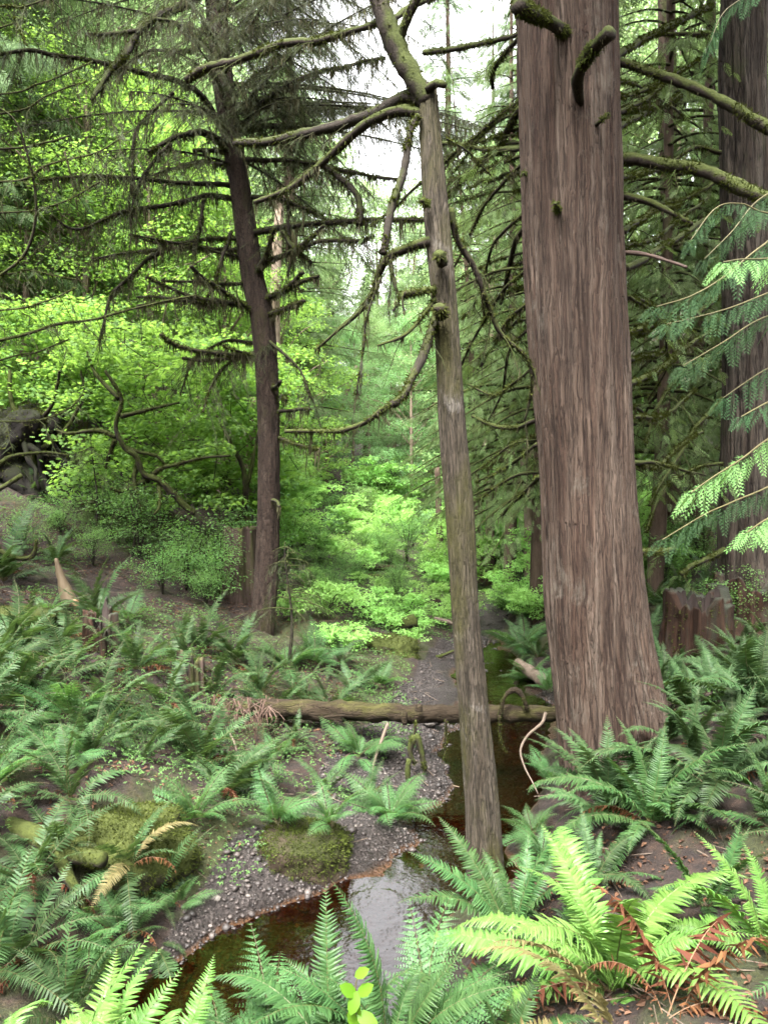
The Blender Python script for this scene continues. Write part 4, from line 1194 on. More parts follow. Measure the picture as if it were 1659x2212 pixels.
def stump(name, label, base, r, h, mat, seed, jag=.3, lean=(0, 0), core='core', moss=.2, flare=.35, sides=90):
    t = thing(name, label, 'stump', tuple(base))
    rng = np.random.default_rng(seed)
    a = np.linspace(0, 2 * np.pi, sides, endpoint=False)
    nz = 36
    s = np.linspace(0, 1, nz)
    ca, sa = np.cos(a), np.sin(a)
    top = 1 + jag * (fbm(ca * 1.5, sa * 1.5, 3., 3, seed) * .6 + .45 * fbm(ca * 5, sa * 5, 1., 2, seed + 1))
    ridge = np.abs(fbm(ca * 3.2, sa * 3.2, 7., 3, seed + 2))
    fine = fbm(ca * 12, sa * 12, 2., 2, seed + 4)
    z = -.25 * h + s[:, None] * (top[None] * h + .25 * h)
    zz = np.clip(z / h, 0, 1.3)
    rr = r * (1 + flare * np.exp(-zz * 4.0) - .06 * zz) * (.80 + .32 * ridge[None]) + r * .05 * fine[None] + r * .07 * fbm(ca[None] * 2 + 0 * z, sa[None] * 2 + 0 * z, z / h * 2.0, 3, seed + 6)
    v = np.stack([rr * ca[None] + lean[0] * zz * h, rr * sa[None] + lean[1] * zz * h, z], -1)
    inner = np.stack([rr[-1] * .72 * ca + lean[0] * h, rr[-1] * .72 * sa + lean[1] * h, z[-1] - .03 * h], -1)
    inner2 = np.stack([rr[-1] * .62 * ca + lean[0] * h * .7, rr[-1] * .62 * sa + lean[1] * h * .7, np.full(sides, .62 * h)], -1)
    cc = np.array([[lean[0] * h * .7, lean[1] * h * .7, .58 * h]])
    vv = np.concatenate([v.reshape(-1, 3), inner, inner2, cc]) + np.asarray(base)
    j = np.arange(sides)
    k = (j + 1) % sides
    i = np.arange(nz + 1)[:, None] * sides
    q = np.stack([i + j, i + k, i + sides + k, i + sides + j], -1).reshape(-1, 4)
    mb = MB()
    mb.add(vv, [q[:(nz) * sides]], 0)
    part('wood', mb, M[mat], t, True)
    mb = MB()
    o = nz * sides
    mb.add(vv, [q[(nz) * sides:], np.stack([o + sides + j, o + sides + k, np.full(sides, len(vv) - 1)], -1)])
    part('hollow', mb, M[core], t, True)
    if moss:
        p = v.reshape(-1, 3)[sides * 8:] + np.asarray(base)
        i = rng.integers(0, len(p), int(moss * 6000))
        i = i[vnoise(p[i, 0] * 6, p[i, 1] * 6, p[i, 2] * 4, seed) > .15]
        m2 = MB()
        d = norm(p[i] - np.asarray(base) - np.array([0, 0, 1.]) * (p[i, 2:3] - base[2]))
        m2.scatter(np.array([[0, .25, 0], [0, -.25, 0], [1, 0, -.1]]), [T3([0, 1, 2])], p[i], basis(d + rng.normal(0, .6, d.shape) + [0, 0, -.3], rng.normal(0, 1, d.shape)), .03 * rng.uniform(.5, 1.3, len(i)))
        part('moss', m2, M['moss'], t)
    return t


g = G(1500, 1500, 7.9)
stump('rotten_stump', 'broad reddish rotten stump with split fluted sides by the dark cedar', (g[0], g[1], g[2] - .05), .36, .78, 'rot', 3, .28, moss=.35)
g = G(1610, 1400, 8.8)
stump('rotten_stump', 'dark decayed stump base behind the reddish stump at the right edge', (g[0], g[1], g[2]), .42, .55, 'rot', 13, .35, moss=.2)
g = G(522, 1330, 10.6)
stump('cut_stump', 'tall grey-brown flat-cut old stump standing just behind the dark spruce', (g[0], g[1], g[2] - .1), .24, 1.12, 'stump', 23, .05, moss=.12, flare=.25)
g = G(30, 1060, 12.4)
t = mossy_rock('rotten_stump', 'large dark mossy root mass of an old stump on top of the hillside', 'stump', (g[0], g[1], g[2] + .3), (.85, .6, .95), 33, 'dark_stump', 5000, .05, .5, .8)
for k in range(11):
    rng = np.random.default_rng(330 + k)
    a = rng.uniform(3.3, 6.1)
    s_ = np.linspace(0, 1, 7)[:, None]
    p0 = np.array([g[0] + .45 * math.cos(a), g[1] + .4 * math.sin(a), g[2] + rng.uniform(.5, 1.)])
    rt = p0 + np.array([math.cos(a) * .8, math.sin(a) * .6, 0]) * s_ + np.array([0, 0, -1.1]) * s_ ** .8 + rng.normal(0, .06, (7, 3))
    mb = MB()
    tube(mb, smooth_path(rt, .06), np.linspace(.07, .025, len(smooth_path(rt, .06))), 7, .3, 8, seed=k)
    part('root', mb, M['dark_stump'], t, True)
g = G(225, 1560, 6.9)
stump('rotten_stump', 'crumbling brown stump remnant buried among sword ferns on the slope', (g[0], g[1], g[2] - .25), .16, .55, 'rot', 43, .4, moss=.12)
g = G(415, 1500, 7.0)
stump('rotten_stump', 'small weathered stump at the left end of the long fallen log', (g[0], g[1], g[2] - .2), .13, .42, 'stump', 53, .4, moss=.2)

# splintered snag: a leaning grey shard with torn raw wood below, on its dark rotten foot
t = thing('splintered_snag', 'pointed splintered piece of pale wood with torn orange lower end leaning on the slope', 'snag', tuple(G(150, 1335, 7.9)))
mb = MB()
sized(mb, [(122, 1206), (128, 1230), (138, 1262), (150, 1295), (156, 1312)], 7.9, [7, 16, 23, 29, 31], 14, .22, 3)
part('shard', mb, M['snag'], t, True)
mb = MB()
for k, (u0, w, v1) in enumerate([(143, 9, 1326), (150, 10, 1338), (157, 9, 1320), (163, 8, 1330), (168, 7, 1342), (153, 8, 1345)]):
    sized(mb, [(u0 - 2, 1296), (u0, 1312), (u0 + 1, v1)], 7.86 + .01 * (k % 3), [w * 1.3, w, 1.5], 6, .2, k)
part('torn_end', mb, M['snag_raw'], t)
mb = MB()
sized(mb, [(152, 1318), (148, 1345), (146, 1380)], 7.95, [16, 18, 24], 10, .3, 5)
part('rotten_foot', mb, M['rot'], t, True)

# roots hanging out of the undercut fern bank
t = thing('exposed_roots', 'tangle of brown roots hanging from the undercut bank below the long log', 'roots', tuple(G(520, 1600, 6.7)))
rng = np.random.default_rng(77)
mb = MB()
for k in range(90):
    u, v0 = rng.uniform(462, 600), rng.uniform(1500, 1560)
    d = rng.uniform(6.5, 6.95)
    p0 = P(u, v0, d)
    L = rng.uniform(.1, .36)
    s = np.linspace(0, 1, 6)[:, None]
    q = p0 + np.array([rng.normal(0, .06), rng.normal(-.05, .05), -L]) * s + np.array([rng.normal(0, .05), -.03, 0]) * np.sin(s * 4)
    tube(mb, q, np.linspace(rng.uniform(.003, .009), .0015, 6), 4)
part('root', mb, M['root'], t)


# ---- loose stones, gravel, litter, ground cover: uncountable
def scatter_ground(n, x0, x1, y0, y1, test, rng):
    x, y = rng.uniform(x0, x1, n), rng.uniform(y0, y1, n)
    z = H(x, y)
    k = test(x, y, z)
    return x[k], y[k], z[k]


def pebble_template(seed):
    v, f = blob(np.zeros(3), 1, .8, .55, seed, .22, 1, 0, 1.3)
    return v, [f]


rng = np.random.default_rng(21)
mb = MB()
for k in range(4):
    x, y, z = scatter_ground(15000, -1.6, 2.2, 3.7, 13, lambda x, y, z: (z > -.12) & (z < .4) & (gravel_mask(x, y) + .35 * vnoise(x * 3, y * 3, 0, 4) > .55) & (vnoise(x * 1.3, y * 1.3, 1, 8) > -.5), rng)
    tv, tf = pebble_template(k)
    s = np.exp(rng.normal(math.log(.0085), .5, len(x)))
    d = rnd_dirs(len(x), rng, -.3, .3)
    mb.scatter(tv, tf, np.stack([x, y, z + s * .15], -1), basis(d, np.array([0, 0, 1.]) + rng.normal(0, .25, (len(x), 3))), s)
tag(link('gravel', mb.mesh('gravel', M['stone'], True)), 'fine grey-brown gravel along the stream edge and bar', kind='stuff')
x, y, z = scatter_ground(260, -1.35, -.45, 4.2, 5.3, lambda x, y, z: (z > -.03) & (z < .3), rng)
st = [pebble_template(10 + k) for k in range(6)]
smesh = []
for tv, tf in st:
    m1 = MB()
    m1.add(tv, tf)
    smesh.append(m1.mesh('stone', M['stone'], True))
for k in range(min(44, len(x))):
    o = link('stone', smesh[k % 6])
    s = float(np.clip(np.exp(rng.normal(math.log(.017), .45)), .009, .042))
    o.location = (x[k], y[k], z[k] + s * .25)
    o.rotation_euler = (rng.normal(0, .3), rng.normal(0, .3), rng.uniform(0, 6.3))
    o.scale = (s, s * rng.uniform(.8, 1.2), s)
    tag(o, 'small rounded stone on the pebbly spit beside the flat-topped boulder', 'stone', 'loose stones on the pebbly spit')

rng = np.random.default_rng(22)
mb = MB()
for reg, n in (((.6, 5.5, 1.6, 6.5), 15000), ((-7, -.3, 3.5, 13), 34000), ((2, 7, 6, 12), 5000), ((-3, 1., 1.5, 3.6), 2500)):
    x, y, z = scatter_ground(n, *reg, lambda x, y, z: (z > .2) & (vnoise(x * 1.5, y * 1.5, 3, 6) > -.25), rng)
    a = rng.uniform(0, 6.3, len(x))
    d = np.stack([np.cos(a), np.sin(a), rng.normal(0, .25, len(x))], -1)
    mb.scatter(HEXLEAF[0] * np.array([1, 1, 2.2]), HEXLEAF[1], np.stack([x, y, z + .008], -1), basis(d, np.array([0, 0, 1.]) + rng.normal(0, .45, (len(x), 3))), rng.uniform(.012, .042, len(x)))
tag(link('leaf_litter', mb.mesh('leaf_litter', M['litter'])), 'fallen brown leaves scattered over the forest floor', kind='stuff')
mb = MB()
for reg, n in (((.6, 5, 1.6, 6.5), 600), ((-6, .9, 4.4, 12), 1100)):
    x, y, z = scatter_ground(n, *reg, lambda x, y, z: (z > .06), rng)
    for k in range(len(x)):
        a = rng.uniform(0, 6.3)
        L = rng.uniform(.06, .3)
        s = np.linspace(-.5, .5, 4)[:, None]
        q = np.array([x[k], y[k], z[k] + .012]) + np.array([math.cos(a), math.sin(a), rng.normal(0, .12)]) * L * s + np.array([-math.sin(a), math.cos(a), .2]) * L * rng.normal(0, .12) * s ** 2
        tube(mb, q, np.linspace(.004, .0015, 4) * rng.uniform(.5, 1.3), 4, cap=False)
tag(link('twig_litter', mb.mesh('twig_litter', M['twig'])), 'small fallen twigs scattered over the forest floor', kind='stuff')
mb = MB()
rng = np.random.default_rng(23)
for reg, n, c in (((-6.5, .3, 3.4, 13), 7500, .0), ((1.2, 7, 5.5, 13), 3200, -.1), ((-4, 3, 11, 18), 4200, -.3)):
    x, y, z = scatter_ground(n, *reg, lambda x, y, z: (z > .12) & (fbm(x * .8, y * .8, 5, 3, 12) > c), rng)
    for k in range(len(x)):
        leaf_cloud(mb, np.array([x[k], y[k], z[k] + .05]), .09, .05, 7, .035, TRIFOL, rng, -.1, .35)
tag(link('ground_cover', mb.mesh('ground_cover', M['huckle'])), 'low green leafy ground cover on the banks', kind='stuff')
# ================================================================== FERNS
def fp(u, v, d, dz=0.):
    g = G(u, v, d)
    return (g[0], g[1], g[2] + dz)


FERNS = [
    # (u, depth, key, L, n, dead, az, spread, lean, label)
    (205, 7.6, 'sword', .62, 15, 1, None, 180, 0, 'sword fern with raised arching fronds topping the slope right of the splintered snag'),
    (60, 7.2, 'sword', .48, 9, 2, None, 180, 0, 'small sword fern with short upright fronds below the mossy hump'),
    (20, 6.6, 'sword', .75, 16, 2, None, 180, 0, 'wide drooping sword fern at the left edge beneath the mossy hump'),
    (430, 8.0, 'sword', .56, 13, 2, None, 180, 0, 'sword fern between the cut stump and the small weathered stump'),
    (505, 8.2, 'sword', .66, 17, 2, None, 180, 0, 'tall spiky sword fern directly in front of the dark spruce trunk'),
    (290, 6.6, 'sword', .66, 16, 2, None, 180, 0, 'sword fern with steep fronds beside the crumbling stump remnant'),
    (355, 6.4, 'sword', .60, 14, 1, None, 180, 0, 'sword fern spreading out in front of the small weathered stump'),
    (462, 7.15, 'sword', .5, 13, 2, -60, 120, 8, 'sword fern drooping over the broken left end of the long log'),
    (140, 6.2, 'sword', .60, 11, 1, None, 180, 0, 'sword fern behind the grey broken upright stub'),
    (300, 6.0, 'hang', .72, 13, 1, -90, 75, 10, 'sword fern whose long fronds hang straight down the bank face'),
    (430, 5.6, 'sword', .68, 19, 1, None, 180, 0, 'big glossy sword fern at the foot of the bank above the pebbly spit'),
    (150, 5.4, 'lady', .46, 11, 0, None, 180, 0, 'feathery lady fern just below the grey broken upright stub'),
    (5, 5.4, 'sword', .74, 16, 1, None, 180, 0, 'dark sword fern at the left edge above the forked log'),
    (300, 5.1, 'sword', .34, 8, 0, None, 180, 0, 'little sword fern rooted on the crest of the large moss-covered boulder'),
    (132, 4.75, 'lady', .38, 7, 0, None, 180, 0, 'pale upright lady fern just behind the fork of the mossy log'),
    (410, 4.8, 'lady', .40, 10, 0, -70, 130, 0, 'lady fern cascading down the right flank of the large moss-covered boulder'),
    (545, 5.6, 'sword', .36, 13, 0, None, 180, 0, 'sword fern leaning toward the gravel flat beside the big glossy fern'),
    (592, 6.3, 'lady', .30, 12, 0, None, 180, 0, 'feathery lady fern below the middle of the long log'),
    (635, 6.5, 'sword', .28, 12, 1, None, 180, 0, 'dark sword fern tucked under the long log near the hanging roots'),
    (700, 5.8, 'sword', .30, 8, 1, None, 180, 0, 'small bluish sword fern alone on the bare dirt slope'),
    (772, 6.5, 'lady', .42, 12, 0, None, 180, 0, 'bright upright lady fern under the long log beside the leaning grey stick'),
    (785, 5.75, 'sword', .40, 12, 2, None, 180, 0, 'sword fern with brown withered base on the edge of the gravel flat'),
    (842, 5.55, 'lady', .44, 14, 0, None, 180, 0, 'dense lady fern on the rim of the dark gravel beside the water'),
    (596, 4.98, 'lady', .36, 10, 0, None, 180, 0, 'pale lady fern growing on the left end of the flat-topped boulder'),
    (716, 4.98, 'lady', .30, 9, 0, None, 180, 0, 'wispy lady fern growing on the right end of the flat-topped boulder'),
    (268, 4.15, 'sword', .40, 10, 2, None, 180, 10, 'sword fern with yellow-brown fronds on the large moss-covered boulder'),
    (48, 3.95, 'sword', .50, 14, 5, None, 180, 0, 'sword fern with a skirt of brown dead fronds by the forked log'),
    (325, 4.0, 'hang', .30, 7, 0, -80, 70, 0, 'short drooping fern at the foot of the large moss-covered boulder'),
    (205, 4.0, 'lady', .28, 8, 1, None, 180, 0, 'small green fern in the crook of the forked log'),
    (378, 4.3, 'lady', .26, 7, 0, -60, 120, 0, 'small lady fern hanging at the right foot of the large moss-covered boulder'),
    (235, 4.75, 'sword', .34, 7, 1, None, 180, 0, 'upright sword fern standing behind the crest of the large moss-covered boulder'),
    (75, 12.0, 'sword', .58, 12, 1, None, 180, 0, 'sword fern with cupped upright fronds below the dark hilltop stump'),
    (118, 9.6, 'sword', .55, 11, 1, None, 180, 0, 'arching sword fern above the tip of the splintered snag'),
    (5, 8.4, 'sword', .85, 15, 1, None, 180, 0, 'large sword fern at the left edge under the crooked mossy stick'),
    (100, 7.6, 'lady', .34, 9, 0, None, 180, 0, 'lady fern at the foot of the splintered snag'),
    (240, 7.2, 'lady', .34, 9, 0, None, 180, 0, 'lady fern in the gap behind the crumbling stump remnant'),
    (-20, 5.9, 'sword', .8, 14, 2, None, 180, 0, 'sword fern half cut off by the left edge below the wide drooping fern'),
    (85, 5.9, 'sword', .62, 13, 2, None, 180, 0, 'sword fern hanging over the dirt left of the grey upright stub'),
    (210, 5.7, 'sword', .56, 13, 1, None, 180, 0, 'sword fern right of the grey upright stub in the shade'),
    (360, 5.9, 'sword', .55, 13, 1, -90, 140, 5, 'sword fern covering the dark earth above the big glossy fern'),
    (250, 5.35, 'sword', .5, 11, 1, None, 180, 0, 'sword fern rooted between the bank foot and the large moss-covered boulder'),
    (480, 6.0, 'sword', .26, 12, 1, None, 180, 0, 'sword fern under the hanging roots at the log end'),
    (385, 7.2, 'sword', .5, 12, 1, None, 180, 0, 'sword fern filling the top of the bank behind the small weathered stump'),
    (130, 6.9, 'sword', .55, 12, 2, None, 180, 0, 'sword fern above the grey upright stub on the middle of the slope'),
    (270, 8.1, 'lady', .4, 10, 0, None, 180, 0, 'lady fern on the bare soil of the upper slope'),
    (560, 7.6, 'sword', .5, 12, 0, None, 180, 0, 'sword fern behind the left end of the long log under the spruce'),
    (620, 8.3, 'lady', .48, 11, 0, None, 180, 0, 'lady fern at the right foot of the dark spruce'),
    (675, 8.6, 'lady', .46, 11, 0, None, 180, 0, 'lady fern beneath the drooping hemlock sapling'),
    (735, 8.7, 'sword', .5, 11, 0, None, 180, 0, 'sword fern behind the middle of the long log beside the mossy mound'),
    (650, 7.7, 'sword', .5, 11, 0, None, 180, 0, 'sword fern just behind the long log below the sapling'),
    (760, 7.9, 'sword', .44, 10, 0, None, 180, 0, 'sword fern by the white twig behind the long log'),
    (815, 8.4, 'lady', .4, 10, 0, None, 180, 0, 'lady fern at the foot of the moss-topped mound'),
    # right bank
    (1335, 2.95, 'near', .70, 18, 5, None, 180, 0, 'largest bright green sword fern, fanning out beside russet dead fronds'),
    (1115, 3.75, 'right', .50, 16, 2, None, 180, 0, 'deep green sword fern arching over the water at the foot of the slim trunk'),
    (1415, 4.2, 'right', .62, 17, 1, None, 180, 0, 'tall glossy sword fern covering the foot of the massive cedar'),
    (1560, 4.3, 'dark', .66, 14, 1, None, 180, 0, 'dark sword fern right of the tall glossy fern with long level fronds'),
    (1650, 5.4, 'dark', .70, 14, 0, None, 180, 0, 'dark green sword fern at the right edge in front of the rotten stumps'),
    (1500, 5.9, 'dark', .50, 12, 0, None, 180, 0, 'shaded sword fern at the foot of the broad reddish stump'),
    (1690, 3.7, 'right', .5, 10, 1, None, 180, 0, 'sword fern reaching in from the right edge over the leaf litter'),
    (1690, 2.85, 'near', .46, 10, 1, None, 180, 0, 'bright sword fern entering low at the right edge beside the dead fronds'),
    (1540, 3.35, 'right', .36, 9, 1, None, 180, 0, 'smaller sword fern between the big bright fern and the leaf litter'),
    (1090, 2.62, 'right', .38, 9, 0, None, 180, 0, 'low sword fern at the lower edge beneath the yellowing frond'),
    (1290, 3.9, 'dark', .36, 10, 1, None, 180, 0, 'small dark sword fern against the lower left of the massive cedar'),
    (1180, 4.9, 'lady', .36, 11, 0, None, 180, 0, 'feathery fern between the slim trunk and the massive cedar'),
    (1160, 5.4, 'lady', .34, 10, 0, None, 180, 0, 'lady fern at the waterline below the bowed pale stick'),
    (1205, 6.1, 'lady', .3, 9, 0, None, 180, 0, 'lady fern hugging the left base of the massive cedar'),
    (1130, 10.9, 'lady', .62, 13, 0, None, 180, 0, 'bright lady fern on the far bank above the pale sloping log'),
    (1165, 10.4, 'sword', .6, 13, 0, None, 180, 0, 'sword fern on the far bank left of the massive cedar'),
    (1145, 9.7, 'lady', .55, 12, 0, None, 180, 0, 'lady fern overhanging the pool beside the pale sloping log'),
    (1190, 8.9, 'lady', .4, 10, 0, None, 180, 0, 'lady fern at the lower end of the pale sloping log'),
    (1120, 12.4, 'lady', .62, 12, 0, None, 180, 0, 'lady fern at the head of the pool under the thicket'),
    (1420, 10.5, 'sword', .7, 14, 0, None, 180, 0, 'sword fern right behind the massive cedar in the shade'),
    (1475, 10.4, 'sword', .68, 14, 0, None, 180, 0, 'sword fern above the broad reddish stump'),
    (1535, 11.2, 'sword', .68, 14, 0, None, 180, 0, 'sword fern at the left foot of the dark cedar'),
    (1400, 8.6, 'sword', .5, 12, 0, None, 180, 0, 'sword fern squeezed between the massive cedar and the reddish stump'),
    (1440, 6.6, 'dark', .46, 11, 0, None, 180, 0, 'sword fern shaded behind the right flare of the massive cedar'),
    (1610, 6.5, 'dark', .55, 12, 0, None, 180, 0, 'sword fern before the dark decayed stump base'),
    (1400, 12.6, 'sword', .7, 12, 0, None, 180, 0, 'sword fern far back on the shaded right slope'),
    (110, 4.15, 'sword', .42, 11, 2, None, 180, 0, 'sword fern on the dark bank just under the fork of the mossy log'),
    (-10, 4.75, 'sword', .5, 12, 2, None, 180, 0, 'sword fern at the left edge behind the forked mossy log'),
    (160, 3.75, 'lady', .36, 9, 0, None, 180, 0, 'pale fern on the mud at the foot of the dark near bank'),
    (20, 3.6, 'sword', .46, 12, 3, None, 180, 0, 'sword fern with brown hanging fronds low on the dark near bank'),
    (190, 4.9, 'sword', .45, 11, 1, None, 180, 0, 'sword fern behind the fork between two lady ferns'),
    (85, 4.95, 'lady', .38, 9, 0, None, 180, 0, 'lady fern above the forked log on the dirt slope'),
    (1345, 2.45, 'yellow', .56, 1, 1, 178, 24, 0, 'yellowing half-dead fern frond arching left along the lower edge'),
    (1470, 2.55, 'dead', .50, 5, 0, None, 180, 0, 'withered russet fern in the dead leaves of the lower right'),
    (250, 3.95, 'lady', .34, 10, 1, None, 180, 0, 'pale fern at the water line below the large moss-covered boulder'),
    (330, 4.3, 'sword', .36, 10, 1, None, 180, 0, 'sword fern overhanging the pebbly spit from the large moss-covered boulder'),
    (140, 4.45, 'sword', .42, 11, 2, None, 180, 0, 'sword fern growing in the fork of the mossy log'),
    (-40, 3.5, 'sword', .5, 12, 2, None, 180, 0, 'dark sword fern low on the near bank at the left edge'),
    (130, 3.4, 'sword', .4, 11, 2, None, 180, 0, 'dark sword fern above the bright corner ferns'),
    # near edge
    (60, 2.15, 'near', .60, 15, 0, None, 180, 0, 'bright sword fern filling the lower left corner'),
    (205, 2.35, 'near', .55, 14, 0, None, 180, 0, 'bright sword fern at the lower edge just right of the corner fern'),
    (-70, 2.5, 'near', .58, 13, 0, None, 180, 0, 'bright sword fern leaning in at the bottom of the left edge'),
    (470, 2.75, 'lady', .42, 11, 0, None, 180, 0, 'lacy lady fern at the lower edge in front of the dark pool'),
    (575, 2.75, 'lady', .46, 12, 0, None, 180, 0, 'lacy lady fern overlapping the sky reflections at the lower edge'),
    (720, 2.55, 'right', .58, 12, 0, None, 180, 0, 'tall sword fern with one upright frond before the reflecting water'),
    (840, 2.55, 'right', .52, 11, 0, None, 180, 0, 'sword fern with spreading pale fronds behind the bright seedling'),
    (930, 2.85, 'lady', .42, 10, 0, None, 180, 0, 'soft lady fern beside the seedling at the water edge'),
    (330, 2.6, 'near', .42, 12, 0, None, 180, 0, 'low bright fern at the lower edge beside the curved pale stick'),
]
for i, (u, d, key, L, n, dead, az, spr, lean, label) in enumerate(FERNS):
    x = (u - CX) / F * d * 1.0
    g = (x, d, float(H(x, d)))
    cat_name = {'lady': 'lady_fern'}.get(key, 'sword_fern')
    on_rock = {'little sword fern rooted on the crest of the large moss-covered boulder': (.62), 'pale lady fern growing on the left end of the flat-topped boulder': .29, 'wispy lady fern growing on the right end of the flat-topped boulder': .28,
               'sword fern with yellow-brown fronds on the large moss-covered boulder': .44, 'upright sword fern standing behind the crest of the large moss-covered boulder': .56}.get(label)
    if on_rock is not None:
        g = (g[0], g[1], on_rock)
    big = label.startswith('largest bright')
    L = L * ((1.22 if d > 4.6 else 1.3) if key not in ('near',) else 1.28 if u > 600 else 1.12)
    n = int(n * 1.3)
    fern(g, label, key, L, n, az, spr, lean, dead, yellow=(2 if 'yellow' in label and key != 'right' else 0), seed=i * 7 + 3, up=-1 if big else 0, name=cat_name)

# the rest of the fern cover: more of the same kind, no two close together
rng = np.random.default_rng(41)
pos = [((u - CX) / F * d, d) for u, d, *_ in FERNS]
added = 0
for _ in range(6000):
    left = rng.random() < .62
    if left:
        y = rng.uniform(3.5, 7.7)
        x = rng.uniform(-4.6, -.2 if y > 4.9 else -1.2)
        if x > np.interp(y, _gy, _gl) - np.interp(y, _gy, _gw) - .15 or H(x, y) < .3:
            continue
    else:
        y = rng.uniform(2.3, 10)
        x = rng.uniform(.75, 4.5)
        if H(x, y) < .35 or (abs(x - 1.45) < .55 and abs(y - 5.75) < .6) or x > y * .56 + .4:
            continue
    if abs(x) > y * .56 + .5 or min((x - a) ** 2 + (y - b) ** 2 for a, b in pos) < ((.52 if y > 5.7 else .34) if left else .38) ** 2:
        continue
    if left and -1.75 < x < -.2 and 5.5 < y < 7.0:
        continue
    pos.append((x, y))
    if left:
        k = 'sword' if rng.random() < .8 else 'lady'
        fern((x, y, float(H(x, y))), 'one of the sword ferns crowding the slope left of the stream' if k == 'sword' else 'one of the lady ferns mixed into the slope left of the stream', k, rng.uniform(.55, .92) if k == 'sword' else rng.uniform(.4, .55), rng.integers(12, 19), dead=rng.integers(0, 4), group='sword ferns crowding the slope' if k == 'sword' else 'lady ferns on the slope', seed=added, name='sword_fern' if k == 'sword' else 'lady_fern')
    else:
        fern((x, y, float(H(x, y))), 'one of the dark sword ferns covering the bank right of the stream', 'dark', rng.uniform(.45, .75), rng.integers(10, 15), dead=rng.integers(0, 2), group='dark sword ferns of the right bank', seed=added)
    added += 1
    if added > 190:
        break

# ================================================================== SHRUBS AND THE THICKET
def shrub_meshes(tmpl, mat, n, size, h, r, seed, stems=9, layers=16):
    rng = np.random.default_rng(seed)
    wood, leaf = MB(), MB()
    for k in range(stems):
        a = rng.uniform(0, 6.28)
        rr = r * rng.uniform(.2, .95)
        top = np.array([math.cos(a) * rr, math.sin(a) * rr, h * rng.uniform(.6, 1.05)])
        s = np.linspace(0, 1, 8)[:, None]
        q = top * np.array([1, 1, 0]) * s ** 1.5 + np.array([0, 0, top[2]]) * np.sin(s * 1.5) + rng.normal(0, .02, (8, 3)) * s
        tube(wood, q, np.linspace(.009, .003, 8), 4)
        for j in range(layers // 3):
            t = rng.uniform(.25, 1.)
            p = top * np.array([1, 1, 0]) * t ** 1.5 + np.array([0, 0, top[2]]) * math.sin(t * 1.5)
            p = p + rng.normal(0, .2, 3) * r * np.array([1, 1, .4])
            leaf_cloud(leaf, p, r * rng.uniform(.18, .38), h * .075, int(n / (stems * (layers // 3)) * rng.uniform(.6, 1.4)), size, tmpl, rng, -.25, .4)
    return wood.mesh('stems', M['limb_dark'], True), leaf.mesh('foliage', mat)


SH = {'salmon': [shrub_meshes(TRIFOL, M['salmon'], 1500, .115, 1.25, .85, 200 + k) for k in range(5)],
      'low': [shrub_meshes(TRIFOL, M['salmon'], 750, .085, .55, .55, 220 + k) for k in range(3)],
      'huckle': [shrub_meshes(HEXLEAF, M['huckle'], 2600, .038, 1.1, .75, 240 + k, 12, 24) for k in range(3)],
      'broad': [shrub_meshes(MAPLE, M['decid_dark'], 900, .14, 2.4, 1.3, 260 + k, 10, 20) for k in range(3)],
      'broadlight': [shrub_meshes(MAPLE, M['decid'], 1100, .12, 3.0, 1.5, 280 + k, 12, 24) for k in range(3)]}


def shrub(key, x, y, s, label, cat='shrub', group=None, seed=0, name='shrub', zs=1.):
    rng = np.random.default_rng(seed + int(abs(x) * 1000 + y * 77))
    w, l = SH[key][rng.integers(0, len(SH[key]))]
    t = thing(name, label, cat, (x, y, float(H(x, y)) - .03), group)
    t.rotation_euler = (0, 0, rng.uniform(0, 6.28))
    t.scale = (s, s, s * zs)
    link('stems', w, t)
    link('foliage', l, t)
    return t


rng = np.random.default_rng(31)
n = 0
while n < 215:
    y = 11.5 + 17 * rng.random() ** 1.3
    u = rng.uniform(590, 1480)
    x = (u - CX) / F * y
    cst = np.interp(y, [9, 11, 13, 16], [1.5, 1.45, 1.75, 1.75])
    if y < 15 and abs(x - cst) < 1.15 + .05 * (15 - y) and y < 14.5:
        continue
    if x < -1.2 and y < 13:
        continue
    far = y > 17
    near_ = y < 17.6 and 640 < u < 960
    r_ = rng.random()
    key = ('low' if r_ < .7 else 'huckle') if near_ else ('salmon' if r_ < .52 else 'huckle' if r_ < .66 else 'broad' if y > 18 and r_ < .86 else 'broadlight' if y > 21 else 'low')
    sc = (rng.uniform(.35, .62) if y < 15.2 else rng.uniform(.6, 1.)) if near_ else rng.uniform(.6, 1.35) * (.75 if y < 15 else 1. if y < 19 else 1.25)
    if 640 < u < 960 and 17.6 <= y < 26:
        sc *= .55
    sc *= {'broad': .62, 'broadlight': .55, 'huckle': 1.1}.get(key, 1.)
    lab, grp, nm = {'huckle': ('fine-leaved darker bush among the salmonberries beyond the stream', 'fine-leaved bushes of the thicket', 'huckleberry_bush'), 'broad': ('tall mid-green broad-leaved bush at the back of the thicket', 'broad-leaved bushes of the thicket', 'broadleaf_bush'),
                    'broadlight': ('tall light-green broad-leaved bush at the back of the thicket', 'light broad-leaved bushes of the thicket', 'broadleaf_bush')}.get(key, ('pale green leafy salmonberry bush in the sunlit thicket beyond the stream', 'salmonberry bushes of the thicket', 'salmonberry_bush'))
    shrub(key, x, y, sc, lab, group=grp, seed=n, name=nm)
    n += 1
